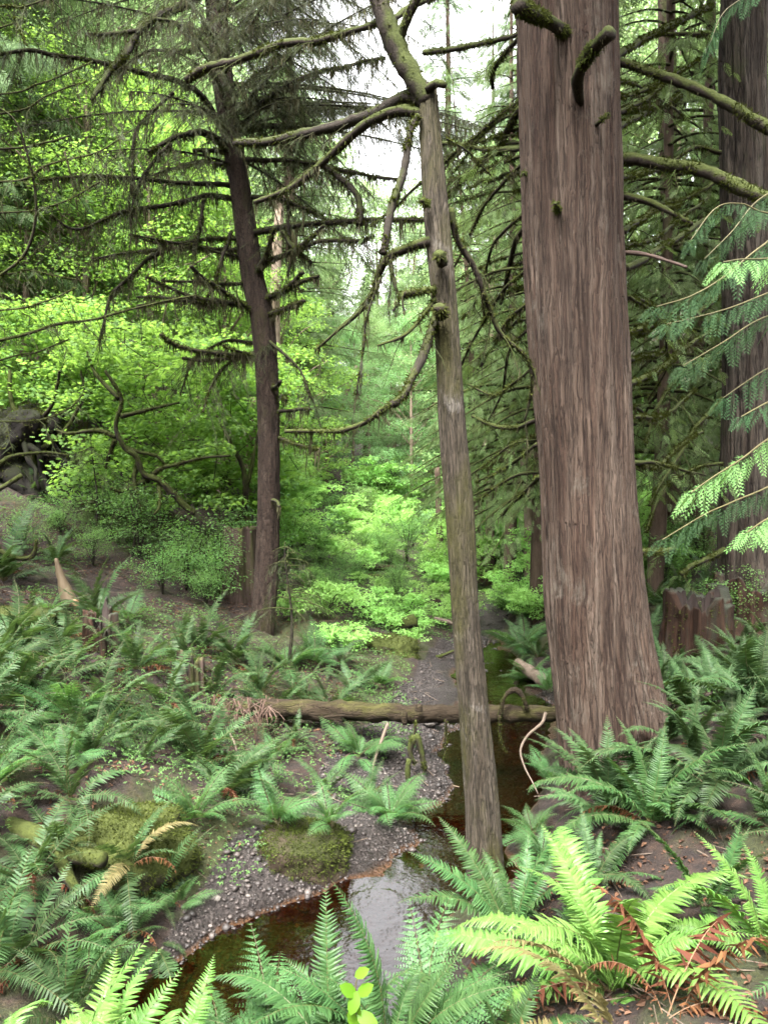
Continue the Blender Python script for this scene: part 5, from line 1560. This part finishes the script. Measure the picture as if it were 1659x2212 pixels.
for k, (u, d, key, s, lab) in enumerate([(905, 11.2, 'low', .6, 'leafy clump on the bank just above the gravel bar'), (955, 12.0, 'low', .7, 'leafy clump beside the grey bare branch'), (1000, 13.0, 'low', .8, 'leafy clump behind the slim trunk at the head of the stream'), (880, 10.3, 'low', .5, 'small leafy clump hanging over the gravel bar'), (770, 9.6, 'low', .6, 'small leafy clump left of the moss-topped mound'), (800, 11.2, 'low', .9, 'low bright green bush beside the mossy mound above the gravel bar'), (700, 10.6, 'low', 1., 'low bright bush right of the drooping hemlock sapling'), (880, 11.8, 'low', .8, 'low leafy bush behind the mossy arching branch'), (760, 12.2, 'low', .6, 'rounded low bush in front of the slender orange log'),
                                          (940, 13.2, 'low', .8, 'low bush beside the rust-brown log'), (1120, 12.6, 'salmon', .75, 'salmonberry bush over the far bank left of the massive cedar'), (1150, 11.6, 'salmon', .6, 'salmonberry bush behind the far bank ferns'), (640, 10.2, 'low', .8, 'low bush behind the foot of the hemlock sapling'),
                                          (840, 10.9, 'low', .7, 'leafy clump crowning the undercut bank'), (720, 9.4, 'low', .6, 'small leafy clump in front of the sapling'), (1085, 13.4, 'low', .8, 'leafy clump at the head of the stream')]):
    shrub(key, (u - CX) / F * d, d, s, lab, seed=400 + k, name='salmonberry_bush')
HK = [(300, 10.6, 1., 'huckleberry bush with tiny pale leaves between hillside stump and spruce'), (400, 10.2, .95, 'feathery huckleberry bush left of the cut stump'), (470, 10.0, .9, 'huckleberry bush against the left side of the cut stump'), (350, 9.4, .62, 'low huckleberry bush above the bare soil of the slope'),
      (240, 11.2, .9, 'huckleberry bush beside the roots of the hilltop stump'), (445, 9.5, .55, 'small huckleberry bush at the foot of the cut stump'), (540, 11.4, 1.1, 'huckleberry bush behind the spruce trunk'), (200, 9.9, .55, 'sparse huckleberry bush beside the splintered snag tip'),
      (50, 9.6, .6, 'small-leaved bush on the hillside at the left edge'), (130, 10.6, .55, 'small-leaved bush under the hilltop stump'), (1440, 11.5, 1., 'small-leaved bush in the shade behind the massive cedar'), (1590, 8.6, .7, 'small-leaved bush against the dark cedar base'), (1520, 12.5, 1.1, 'small-leaved bush behind the dark cedar')]
for k, (u, d, s, lab) in enumerate(HK):
    shrub('huckle', (u - CX) / F * d, d, s, lab, seed=500 + k, name='huckleberry_bush')

# ---- vine maples: crooked mossy stems and layered bright leaves
VM = [('vine maple with crooked mossy stems and glowing yellow-green leaves left of the spruce', 12.2,
       [[(420, 1110), (385, 1080), (345, 1040), (312, 1025), (295, 985), (272, 968), (252, 925), (262, 880), (258, 852), (228, 800)], [(318, 1040), (345, 1015), (385, 1003), (440, 990), (500, 985)], [(272, 968), (300, 975), (340, 985), (360, 1010)], [(250, 945), (215, 930), (150, 938), (120, 930)], [(262, 900), (300, 890), (340, 880), (390, 870)],
        [(250, 950), (235, 985), (228, 1010)], [(300, 990), (290, 1040), (310, 1110)], [(312, 1040), (285, 1050), (262, 1060), (240, 1052)], [(345, 1045), (345, 1090), (335, 1108)], [(258, 860), (235, 835), (205, 800), (190, 760)]], (120, 500, 700, 1090, 210)),
      ('vine maple with a sagging mossy stem and bright leaves at the left edge', 13.5,
       [[(60, 1060), (75, 1000), (60, 950), (66, 920), (30, 880), (20, 800)], [(66, 930), (110, 880), (130, 800)], [(70, 980), (130, 940), (180, 860), (175, 800)]], (-120, 240, 640, 900, 190)),
      ('vine maple spraying bright leaves right behind the spruce trunk', 14.0,
       [[(520, 1150), (530, 1080), (525, 1010), (500, 960), (470, 900)], [(530, 1060), (545, 1000), (560, 930)], [(500, 1045), (485, 1030), (470, 1040)], [(525, 1110), (500, 1130), (470, 1120)]], (430, 640, 740, 1110, 150))]
for k, (lab, d, stems, (u0, u1, v0, v1, nc)) in enumerate(VM):
    rng = np.random.default_rng(600 + k)
    t = thing('vine_maple', lab, 'tree', G(stems[0][0][0], stems[0][0][1], d))
    for j, uv in enumerate(stems):
        limb(t, uv, d - 1.4, d - 1.4 + rng.uniform(-.5, .3), 17 if j == 0 else 11, 7 if j == 0 else 5, 'limb', fz=1.1, hg=.5, hlen=.07, name='stem' if j == 0 else 'branch')
    mb, wd = MB(), MB()
    for c in range(nc):
        u, v = rng.uniform(u0, u1), rng.uniform(v0, v1)
        dd = d + rng.uniform(-1.1, 2.2)
        p = P(u, v, dd)
        if p[2] < H(p[0], p[1]) + .35:
            continue
        leaf_cloud(mb, p, rng.uniform(.28, .65), .13, 84, .070, MAPLE, rng, -.2, .45)
        if c % 3 == 0:
            q = np.array([p + [rng.normal(0, .3), .1, -.55], p + [rng.normal(0, .1), 0, -.2], p, p + [.3 * rng.choice([-1, 1]), 0, .03]])
            tube(wd, smooth_path(q, .1), .006, 4)
    part('foliage', mb, M['maple'], t)
    part('twigs', wd, M['limb_dark'], t)['kind'] = 'stuff'

# ---- hemlock sapling right of the spruce, dark young conifer on the hill
def sapling_conifer(name, label, u, d, h, seed, L, tmpl, mat, tsize, needle=1.6, vbase=1400):
    rng = np.random.default_rng(seed)
    x = (u - CX) / F * d
    g = np.array([x, d, float(H(x, d))])
    t = thing(name, label, 'tree', tuple(g))
    wood, leaf, lich = MB(), MB(), MB()
    tk = MB()
    s = np.linspace(0, 1, 12)[:, None]
    ax = g + np.array([0, 0, h]) * s + np.array([.04, 0, 0]) * np.sin(s * 5)
    tube(tk, ax, np.linspace(.022, .004, 12), 6)
    part('trunk', tk, M['limb_dark'], t, True)
    for k in range(int(h * 16)):
        z = rng.uniform(.08, .98)
        a = rng.uniform(0, 6.28)
        l = L * (1.05 - z) * rng.uniform(.6, 1.1) + .1
        sc = np.linspace(0, 1, 6)[:, None]
        q = g + np.array([0, 0, h * z]) + np.array([math.cos(a), math.sin(a), .15]) * l * sc + np.array([0, 0, -.45]) * l * sc ** 2
        tube(wood, q, np.linspace(.008, .002, 6), 4)
        twigs(wood, leaf, lich, smooth_path(q, .05), int(l * 16), .24, rng, needle, .25, r=.002, size=tsize, tmpl=tmpl)
    c = part('crown', wood, M['limb_dark'], t)
    part('needles', leaf, M[mat], c)
    part('hanging_moss', lich, M['lichen'], c)
    return t


sapling_conifer('hemlock_sapling', 'thin hemlock sapling with drooping feathery sprays right of the spruce base', 622, 8.4, 1.35, 1, .85, HEMLOCK, 'needle', .085)
sapling_conifer('hemlock_sapling', 'dark bushy young conifer below the roots of the hilltop stump', 205, 11.0, 1.5, 2, .9, HEMLOCK, 'cedar_leaf', .11, 2.2)
sapling_conifer('hemlock_sapling', 'small dim conifer seedling among the huckleberries on the hillside', 285, 10.6, 1.1, 3, .6, HEMLOCK, 'needle', .09, 1.6)

# ---- cedar with fresh low boughs reaching in from beyond the right edge
ncedar = thing('cedar_sapling', 'young cedar beyond the right edge whose fresh green boughs reach into the picture', 'tree', (2.25, 3.5, float(H(2.25, 3.5))))
mb = MB()
tube(mb, np.array([[2.25, 3.5, 1.0 + z] for z in np.linspace(-.1, 4.6, 30)]), np.linspace(.07, .02, 30), 12, .1)
part('trunk', mb, M['far_bark'], ncedar, True)
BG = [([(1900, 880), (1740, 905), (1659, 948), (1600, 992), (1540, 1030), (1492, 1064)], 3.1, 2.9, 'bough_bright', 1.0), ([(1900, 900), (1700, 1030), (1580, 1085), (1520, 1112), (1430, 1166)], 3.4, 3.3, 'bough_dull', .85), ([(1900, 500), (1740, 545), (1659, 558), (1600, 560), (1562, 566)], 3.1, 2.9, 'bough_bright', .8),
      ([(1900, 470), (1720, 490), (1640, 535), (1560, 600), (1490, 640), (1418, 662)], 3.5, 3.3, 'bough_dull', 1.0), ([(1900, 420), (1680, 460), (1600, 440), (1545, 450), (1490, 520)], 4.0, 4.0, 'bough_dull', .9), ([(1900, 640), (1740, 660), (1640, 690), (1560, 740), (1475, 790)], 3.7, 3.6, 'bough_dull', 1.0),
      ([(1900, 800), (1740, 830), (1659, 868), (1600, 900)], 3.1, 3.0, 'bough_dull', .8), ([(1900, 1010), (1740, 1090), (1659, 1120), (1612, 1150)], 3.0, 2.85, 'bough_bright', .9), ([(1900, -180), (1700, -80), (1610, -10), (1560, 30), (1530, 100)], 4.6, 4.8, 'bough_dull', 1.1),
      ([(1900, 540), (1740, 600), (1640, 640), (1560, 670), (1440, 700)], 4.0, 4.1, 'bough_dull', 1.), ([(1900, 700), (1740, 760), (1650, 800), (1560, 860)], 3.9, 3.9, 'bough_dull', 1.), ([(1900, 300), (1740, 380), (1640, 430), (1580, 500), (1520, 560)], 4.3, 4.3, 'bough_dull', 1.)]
for k, (uv, d0, d1, mt, sz) in enumerate(BG):
    rng = np.random.default_rng(700 + k)
    wd, lf = MB(), MB()
    n = len(uv)
    ds = np.linspace(d0 + .3, d1, n)
    pts = smooth_path(np.array([P(a[0], a[1], q) for a, q in zip(uv, ds)]), .02)
    tube(wd, pts, np.linspace(.007, .0022, len(pts)), 5)
    T = norm(np.gradient(pts, axis=0))
    m = len(pts)
    ks = np.arange(int(m * .10), m, 3)
    for q in ks:
        tt = q / m
        for sg in (1, -1):
            if rng.random() < .12:
                continue
            sd = norm(np.cross(T[q], [0, 0, 1.])) * sg
            dirs = norm(T[q] * .55 + sd * rng.uniform(.15, .7) + np.array([0, 0, -rng.uniform(.35, .95)]))[None]
            L = sz * rng.uniform(.12, .27) * (1.15 - .45 * tt)
            up = norm(np.cross(dirs[0], np.cross([0, 0, 1.], dirs[0]) + rng.normal(0, .2, 3)))[None] + rng.normal(0, .3, (1, 3)) + np.array([[0, -.6, .2]])
            lf.scatter(SPRAY_FINE[0], SPRAY_FINE[1], pts[q][None], basis(dirs, up), L)
    lf.scatter(SPRAY_FINE[0], SPRAY_FINE[1], pts[-1:], basis(T[-1:] + np.array([[0, 0, -.3]]), np.array([[0, -.6, .8]])), sz * .13)
    b = part('bough', wd, M['rachis'], ncedar, True)
    part('sprays', lf, M[mt], b)

# ---- bright broad-leaved seedling at the lower edge
t = thing('seedling', 'vivid yellow-green broad-leaved seedling in front of the ferns at the lower edge', 'plant', tuple(P(772, 2280, 2.0)))
mb, lf = MB(), MB()
pts = smooth_path(np.array([P(772, 2290, 2.0), P(768, 2230, 2.0), P(770, 2170, 2.0), P(768, 2130, 2.02), P(774, 2108, 2.02)]), .02)
tube(mb, pts, np.linspace(.003, .0015, len(pts)), 6)
part('stem', mb, M['rachis'], t, True)
OV = (np.array([[0, 0, 0], [.2, .2, .02], [.5, .29, .02], [.8, .2, -.03], [1, 0, -.10], [.8, -.2, -.03], [.5, -.29, .02], [.2, -.2, .02], [.2, 0, -.01], [.5, 0, -.03], [.8, 0, -.06]]),
      [T3([1, 8, 9, 2], [2, 9, 10, 3], [8, 7, 6, 9], [9, 6, 5, 10]), T3([0, 8, 1], [0, 7, 8], [3, 10, 4], [10, 5, 4])])
for (u, v, du, dv, s) in [(770, 2150, -30, -30, .062), (772, 2150, 30, -28, .058), (770, 2165, -8, 50, .07), (770, 2185, 40, 25, .075), (766, 2110, 15, -12, .05), (772, 2140, -12, 34, .06), (770, 2235, 20, 30, .06), (766, 2215, -34, 16, .055)]:
    p = P(u, v, 2.0)
    d = norm(np.array([[du, rnd_dirs(1, rng)[0, 1] * 14 - 14, -dv]], float))
    lf.scatter(OV[0], OV[1], p[None], basis(d, np.array([[.1, -.75, .7]])), s)
part('leaf', lf, M['sapling'], t, True)
# ================================================================== THE FOREST BEHIND
def conifer(seed, h, base, Lmax, droop, tmpl, ts, per, mat, up=.18, hang_=.85, whorl=.42, fat=1.):
    """trunk, limbs and drooping sprays of a whole conifer, base at the origin"""
    rng = np.random.default_rng(seed)
    tk, wood, leaf = MB(), MB(), MB()
    n = 40
    z = np.linspace(-.3, h, n)
    ax = np.stack([.05 * np.sin(z * .5 + seed), .05 * np.cos(z * .4), z], -1)
    r0 = (.012 * h + .05) * fat
    tube(tk, ax, r0 * (1 - z / h * .95).clip(.03), 14, .10, 3, seed=seed)
    zz = base
    while zz < h - .2:
        f = (zz - base) / (h - base)
        for b in range(rng.integers(3, 6)):
            a = rng.uniform(0, 6.28)
            L = Lmax * (1 - f) ** .75 * rng.uniform(.55, 1.1) + .25
            s = np.linspace(0, 1, 7)[:, None]
            d = np.array([math.cos(a), math.sin(a), 0])
            q = np.array([0, 0, zz + rng.uniform(-.2, .2)]) + d * L * s + np.array([0, 0, 1.]) * L * (up * s - droop * s ** 2 + .18 * s ** 4)
            tube(wood, q, np.linspace(.035 * (1 - f) + .008, .004, 7), 4, cap=False)
            k = int(per * L)
            if k < 1:
                continue
            t = rng.uniform(.15, 1, k) ** .8 * 5.99
            i = t.astype(int)
            p = q[i] + (q[i + 1] - q[i]) * (t - i)[:, None]
            sd = np.array([-d[1], d[0], 0])
            off = sd * rng.normal(0, .17, k)[:, None] * L * (1.1 - t / 7)[:, None]
            p = p + off + np.array([0, 0, -.05]) * rng.random(k)[:, None]
            dirs = d * .55 + np.sign((off * sd).sum(1))[:, None] * sd * .5 + np.array([0, 0, -hang_]) + rng.normal(0, .25, (k, 3))
            upv = d + np.array([0, 0, .6]) + rng.normal(0, .45, (k, 3))
            leaf.scatter(tmpl[0], tmpl[1], p, basis(dirs, upv), ts * rng.uniform(.55, 1.3, k))
        zz += whorl * rng.uniform(.6, 1.4)
    return tk.mesh('trunk', M['far_bark'], True), wood.mesh('limbs', M['limb'], True), leaf.mesh('crown', mat)


def broadleaf(seed, h, r, n, size, mat, bark='alder', base=.3, tmpl=HEXLEAF, clusters=110):
    rng = np.random.default_rng(seed)
    tk, wood, leaf = MB(), MB(), MB()
    z = np.linspace(-.3, h * .93, 26)
    bend = rng.normal(0, .35, 2)
    ax = np.stack([bend[0] * np.sin(z / h * 2.6), bend[1] * np.sin(z / h * 2.2), z], -1)
    tube(tk, ax, (.010 * h + .03) * (1 - z / h * .93).clip(.04), 12, .08, 3, seed=seed)
    for c in range(clusters):
        f = rng.random() ** .8
        zc = h * (base + (1 - base) * f)
        rr = r * math.sin(math.pi * min(1, .18 + f * .80)) ** .7 * rng.uniform(.25, 1.0)
        a = rng.uniform(0, 6.28)
        cen = np.array([math.cos(a) * rr, math.sin(a) * rr, zc])
        st = ax[int(np.clip((zc - rr * .7 - z[0]) / (z[-1] - z[0]) * 25, 3, 25))]
        if c % 2 == 0:
            q = np.array([st, (st + cen) / 2 + [0, 0, .15 * rr], cen])
            tube(wood, smooth_path(q, .5), .018, 4)
        leaf_cloud(leaf, cen, r * rng.uniform(.16, .34), r * .085, int(n / clusters * rng.uniform(.5, 1.5)), size, tmpl, rng, -.35, .6)
    return tk.mesh('trunk', M[bark], True), wood.mesh('limbs', M[bark], True), leaf.mesh('crown', mat)


TR = {'cedar': [conifer(300 + k, 20, 2.4, 3.6, .55, SPRAY, .36, 44, M['cedar_far']) for k in range(2)] + [conifer(303, 16, .5, 3.2, .62, SPRAY, .26, 80, M['cedar_far'], whorl=.34)],
      'nearcedar': [conifer(310, 14, 2.0, 2.05, .62, SPRAY, .16, 50, M['cedar_leaf'], whorl=.33, fat=.55), conifer(311, 14, 2.2, 2.2, .70, SPRAY, .15, 54, M['cedar_leaf'], whorl=.34, fat=.6)],
      'hemlock': [conifer(320 + k, 21, 2.0, 3.0, .45, HEMLOCK, .42, 46, M['cedar_far'], hang_=.5) for k in range(2)],
      'maple': [broadleaf(330 + k, 14, 3.4, 24000, .092, M['decid'], clusters=150) for k in range(3)],
      'young': [broadleaf(335 + k, 8, 2.4, 16000, .085, M['maple'], clusters=120, base=.12, tmpl=HEXLEAF) for k in range(2)],
      'dim': [broadleaf(340 + k, 13, 3.2, 21000, .105, M['decid_dark'], clusters=140, base=.12) for k in range(2)]}


def tree(kind, u, d, s, label, group=None, seed=0, name='tree', zs=1., x=None):
    rng = np.random.default_rng(seed + 13)
    tk, lm, cr = TR[kind][rng.integers(0, len(TR[kind]))]
    x = (u - CX) / F * d if x is None else x
    t = thing(name, label, 'tree', (x, d, float(H(x, d)) - .05), group)
    t.rotation_euler = (rng.normal(0, .02), rng.normal(0, .02), rng.uniform(0, 6.28))
    t.scale = (s, s, s * zs)
    link('trunk', tk, t)
    link('limbs', lm, t)
    link('crown', cr, t)
    return t


NEARC = [(1045, 16.5, .8, 'slender cedar showing behind the slim trunk, left of the dense cedar'), (1105, 14.5, .95, 'dense cedar with drooping grey-green boughs just right of the slim trunk'), (1165, 11.8, .9, 'drooping cedar whose boughs touch the left side of the massive cedar'), (1215, 14.6, 1.05, 'cedar standing right behind the massive trunk'),
         (1420, 11.4, .95, 'drooping cedar close behind the right side of the massive cedar'), (1510, 12.8, 1.1, 'cedar with mossy lower limbs between the slim fir and the dark cedar'), (1720, 11.0, 1.0, 'drooping cedar beyond the dark cedar at the right edge'),]
for k, (u, d, s, lab) in enumerate(NEARC):
    tree('nearcedar', u, d, s, lab, seed=k * 3, name='cedar_tree')
FAR = [('cedar', 1120, 27, .9), ('cedar', 1230, 21, .9),  ('hemlock', 1640, 16, 1.), ('cedar', 1800, 17, 1.), ('hemlock', 1060, 34, .95), ('cedar', 1650, 30, 1.2),
       ('hemlock', 60, 19, 1.), ('hemlock', 175, 25, 1.1), ('cedar', -80, 15, 1.), ('hemlock', 330, 31, 1.1), ('hemlock', -180, 22, 1.1), ('cedar', 420, 36, 1.0), ('hemlock', 270, 40, 1.2), ('cedar', 120, 38, 1.2), ('hemlock', 20, 33, 1.2), ('hemlock', -150, 36, 1.2),
       ('hemlock', 640, 25, 1.0), ('hemlock', 960, 30, 1.1), ('hemlock', 560, 40, .70), ('hemlock', 640, 46, .62), ('hemlock', 720, 44, .56), ('cedar', 790, 48, .60), ('hemlock', 850, 43, .62), ('cedar', 930, 40, .7), ('cedar', 610, 58, .8), ('hemlock', 700, 60, .75), ('cedar', 800, 62, .75), ('hemlock', 880, 58, .85), ('cedar', 985, 52, .9), ('cedar', 500, 55, 1.), ('cedar', 400, 58, 1.1)]
for k, (kind, u, d, s) in enumerate(FAR):
    lab = {'cedar': 'tall hazy conifer with drooping boughs among others in the forest behind', 'hemlock': 'tall slender needle tree among others in the forest behind'}[kind]
    tree(kind, u, d, s, lab, {'cedar': 'drooping conifers of the forest behind', 'hemlock': 'slender needle trees of the forest behind'}[kind], seed=k * 5 + 1, name='conifer_tree')
DEC = [('maple', -60, 17, .8), ('maple', 90, 18.5, .85), ('maple', 235, 20, .9), ('maple', 375, 21, .9), ('maple', 490, 24, .85), ('maple', 170, 27, 1.1), ('maple', 310, 27, 1.1), ('maple', 20, 26, 1.1), ('maple', 440, 31, 1.0), ('maple', 560, 30, .72), ('young', 470, 17.5, .9), ('young', 585, 20, .8), ('young', 350, 16.5, 1.), ('young', 180, 16, 1.), ('young', 50, 15.5, 1.), ('young', 655, 24, .8), ('young', 270, 18, 1.15),
       ('dim', 630, 31, .6), ('dim', 700, 29, .5), ('dim', 760, 33, .52), ('dim', 830, 30, .5), ('dim', 890, 27, .55), ('dim', 670, 38, .62), ('dim', 745, 41, .62), ('dim', 840, 38, .62), ('maple', 800, 36, .6), ('maple', 655, 35, .7), ('dim', 600, 27, .6), ('dim', 935, 33, .6), ('maple', 970, 38, .8), ('maple', 1400, 24, .9), ('maple', 1130, 30, .9), ('maple', 1560, 26, 1.1), ('maple', 1440, 20, 1.), ('maple', 1330, 23, 1.), ('maple', 1660, 22, 1.), ('maple', 1040, 24, .85), ('maple', 590, 33, 1.15), ('maple', 500, 27, 1.1), ('maple', 690, 48, 1.35), ('maple', 790, 52, 1.3), ('maple', 870, 50, 1.3), ('maple', 630, 42, 1.3), ('dim', 560, 36, .8), ('maple', 880, 45, .8), ('maple', 720, 52, .8), ('maple', 1290, 32, 1.)]
for k, (kind, u, d, s) in enumerate(DEC):
    lab = {'maple': 'light green broad-leaved tree among others on the valley side behind', 'young': 'young bright-leaved tree among others behind the vine maples', 'dim': 'blue-green broad-leaved tree among others at the head of the valley'}[kind]
    tree(kind, u, d, s, lab, {'maple': 'broad-leaved trees behind', 'young': 'young bright trees behind the vine maples', 'dim': 'blue-green trees at the head of the valley'}[kind], seed=k * 7 + 2, name='broadleaf_tree')
# bare lower trunks that show between the leaves
for k, (uv, d, mat, lab) in enumerate([([(608, 400, 18), (598, 560, 22), (592, 700, 26), (588, 900, 28), (584, 1060, 30)], 17.5, 'alder', 'orange-brown trunk standing right behind the spruce'), ([(375, 640, 12), (372, 760, 14), (366, 900, 15), (362, 1040, 16)], 21, 'alder', 'thin pale trunk glimpsed through the vine maple leaves'), ([(548, 860, 12), (540, 980, 18), (532, 1100, 22)], 15, 'alder', 'brown trunk glimpsed left of the spruce'),
                                       ([(770, 790, 7), (745, 860, 9), (718, 930, 10)], 30, 'alder', 'pale leaning dead trunk at the head of the valley'), ([(944, 1010, 12), (950, 1160, 16)], 19, 'far_bark', 'slim brown trunk left of the slim mossy trunk at mid height'), ([(1058, 1040, 18), (1058, 1160, 20)], 16, 'far_bark', 'brown trunk in the shade between the slim trunk and the massive cedar'),
                                       ([(1130, 960, 20), (1140, 1080, 24), (1144, 1160, 26)], 14.5, 'alder', 'orange-flaked broken trunk left of the massive cedar'), ([(705, 930, 9), (705, 1060, 11)], 27, 'far_bark', 'dark thin trunk deep in the valley foliage'), ([(515, 690, 8), (510, 800, 9), (508, 930, 10)], 23, 'alder', 'slender light trunk beside the spruce among bright leaves'), ([(1520, 1060, 30), (1525, 1230, 36)], 14, 'far_bark', 'dim trunk in the shade left of the dark cedar')]):
    t = thing('tree_trunk', lab, 'tree', tuple(G(uv[-1][0], uv[-1][1], d)))
    a, b = uv[-1], uv[-2]
    uv = uv + [(a[0] + (a[0] - b[0]) * .6, a[1] + (a[1] - b[1]) * .6 + 60, a[2] + 3)]
    pts, rad = px_path(uv, d, .15)
    mb = MB()
    tube(mb, pts, rad, 14, .12, 4, seed=k)
    part('trunk', mb, M[mat], t, True)

# the crowns of the standing trees, above the top of the picture: they shade the banks below
for tr, kind, up_, s, rz in ((cedar, 'cedar', 5.6, .8, 1.), (lefth, 'hemlock', 4.5, .8, 2.), (rcedar, 'cedar', 7.5, .7, 4.)):
    tk, lm, cr = TR[kind][0]
    for nm, me in (('limbs', lm), ('crown', cr)):
        o = link(nm, me, tr)
        o.location = (0, 0, up_)
        o.rotation_euler = (0, 0, rz)
        o.scale = (s, s, s)

# ================================================================== CAMERA, SKY, SUN
cam = bpy.data.cameras.new('camera')
co = link('camera', cam)
co.location = (0, 0, CAMZ)
co.rotation_euler = (math.pi / 2 - PITCH, 0, 0)
cam.sensor_fit = 'VERTICAL'
cam.angle = 2 * math.atan(1106.0 / F)
cam.clip_start = .05
cam.clip_end = 1000
scene.camera = co

SUN_EL, SUN_AZ = R(62), R(200)   # azimuth measured clockwise from the view direction
w = bpy.data.worlds.new('World')
scene.world = w
w.use_nodes = True
nt = w.node_tree
nt.nodes.clear()
sky = nt.nodes.new('ShaderNodeTexSky')
sky.sky_type = 'NISHITA'
sky.sun_disc = False
sky.sun_elevation = SUN_EL
sky.sun_rotation = SUN_AZ
sky.air_density, sky.dust_density, sky.ozone_density = 1.0, 6.0, 1.0
hs = nt.nodes.new('ShaderNodeHueSaturation')
hs.inputs['Saturation'].default_value = .08
bg = nt.nodes.new('ShaderNodeBackground')
bg.inputs['Strength'].default_value = .15
ou = nt.nodes.new('ShaderNodeOutputWorld')
nt.links.new(sky.outputs[0], hs.inputs['Color'])
nt.links.new(hs.outputs[0], bg.inputs[0])
nt.links.new(bg.outputs[0], ou.inputs[0])
sun = bpy.data.lights.new('sun', 'SUN')
sun.energy = 1.5
sun.angle = R(14)
sun.color = (1, .97, .92)
so = link('sun', sun)
so.rotation_euler = (math.pi / 2 - SUN_EL, 0, math.pi - SUN_AZ)

scene.view_settings.view_transform = 'Standard'
scene.view_settings.look = 'None'
scene.view_settings.gamma = 1
scene.view_settings.exposure = 3.6
c = scene.cycles
c.max_bounces, c.diffuse_bounces, c.glossy_bounces, c.transmission_bounces, c.transparent_max_bounces = 5, 3, 2, 3, 6
c.use_adaptive_sampling = True
c.adaptive_threshold = .012
c.use_denoising = True
c.denoiser = 'OPENIMAGEDENOISE'
c.caustics_reflective = c.caustics_refractive = False
c.sample_clamp_indirect = 2.5
c.filter_width = 1.6
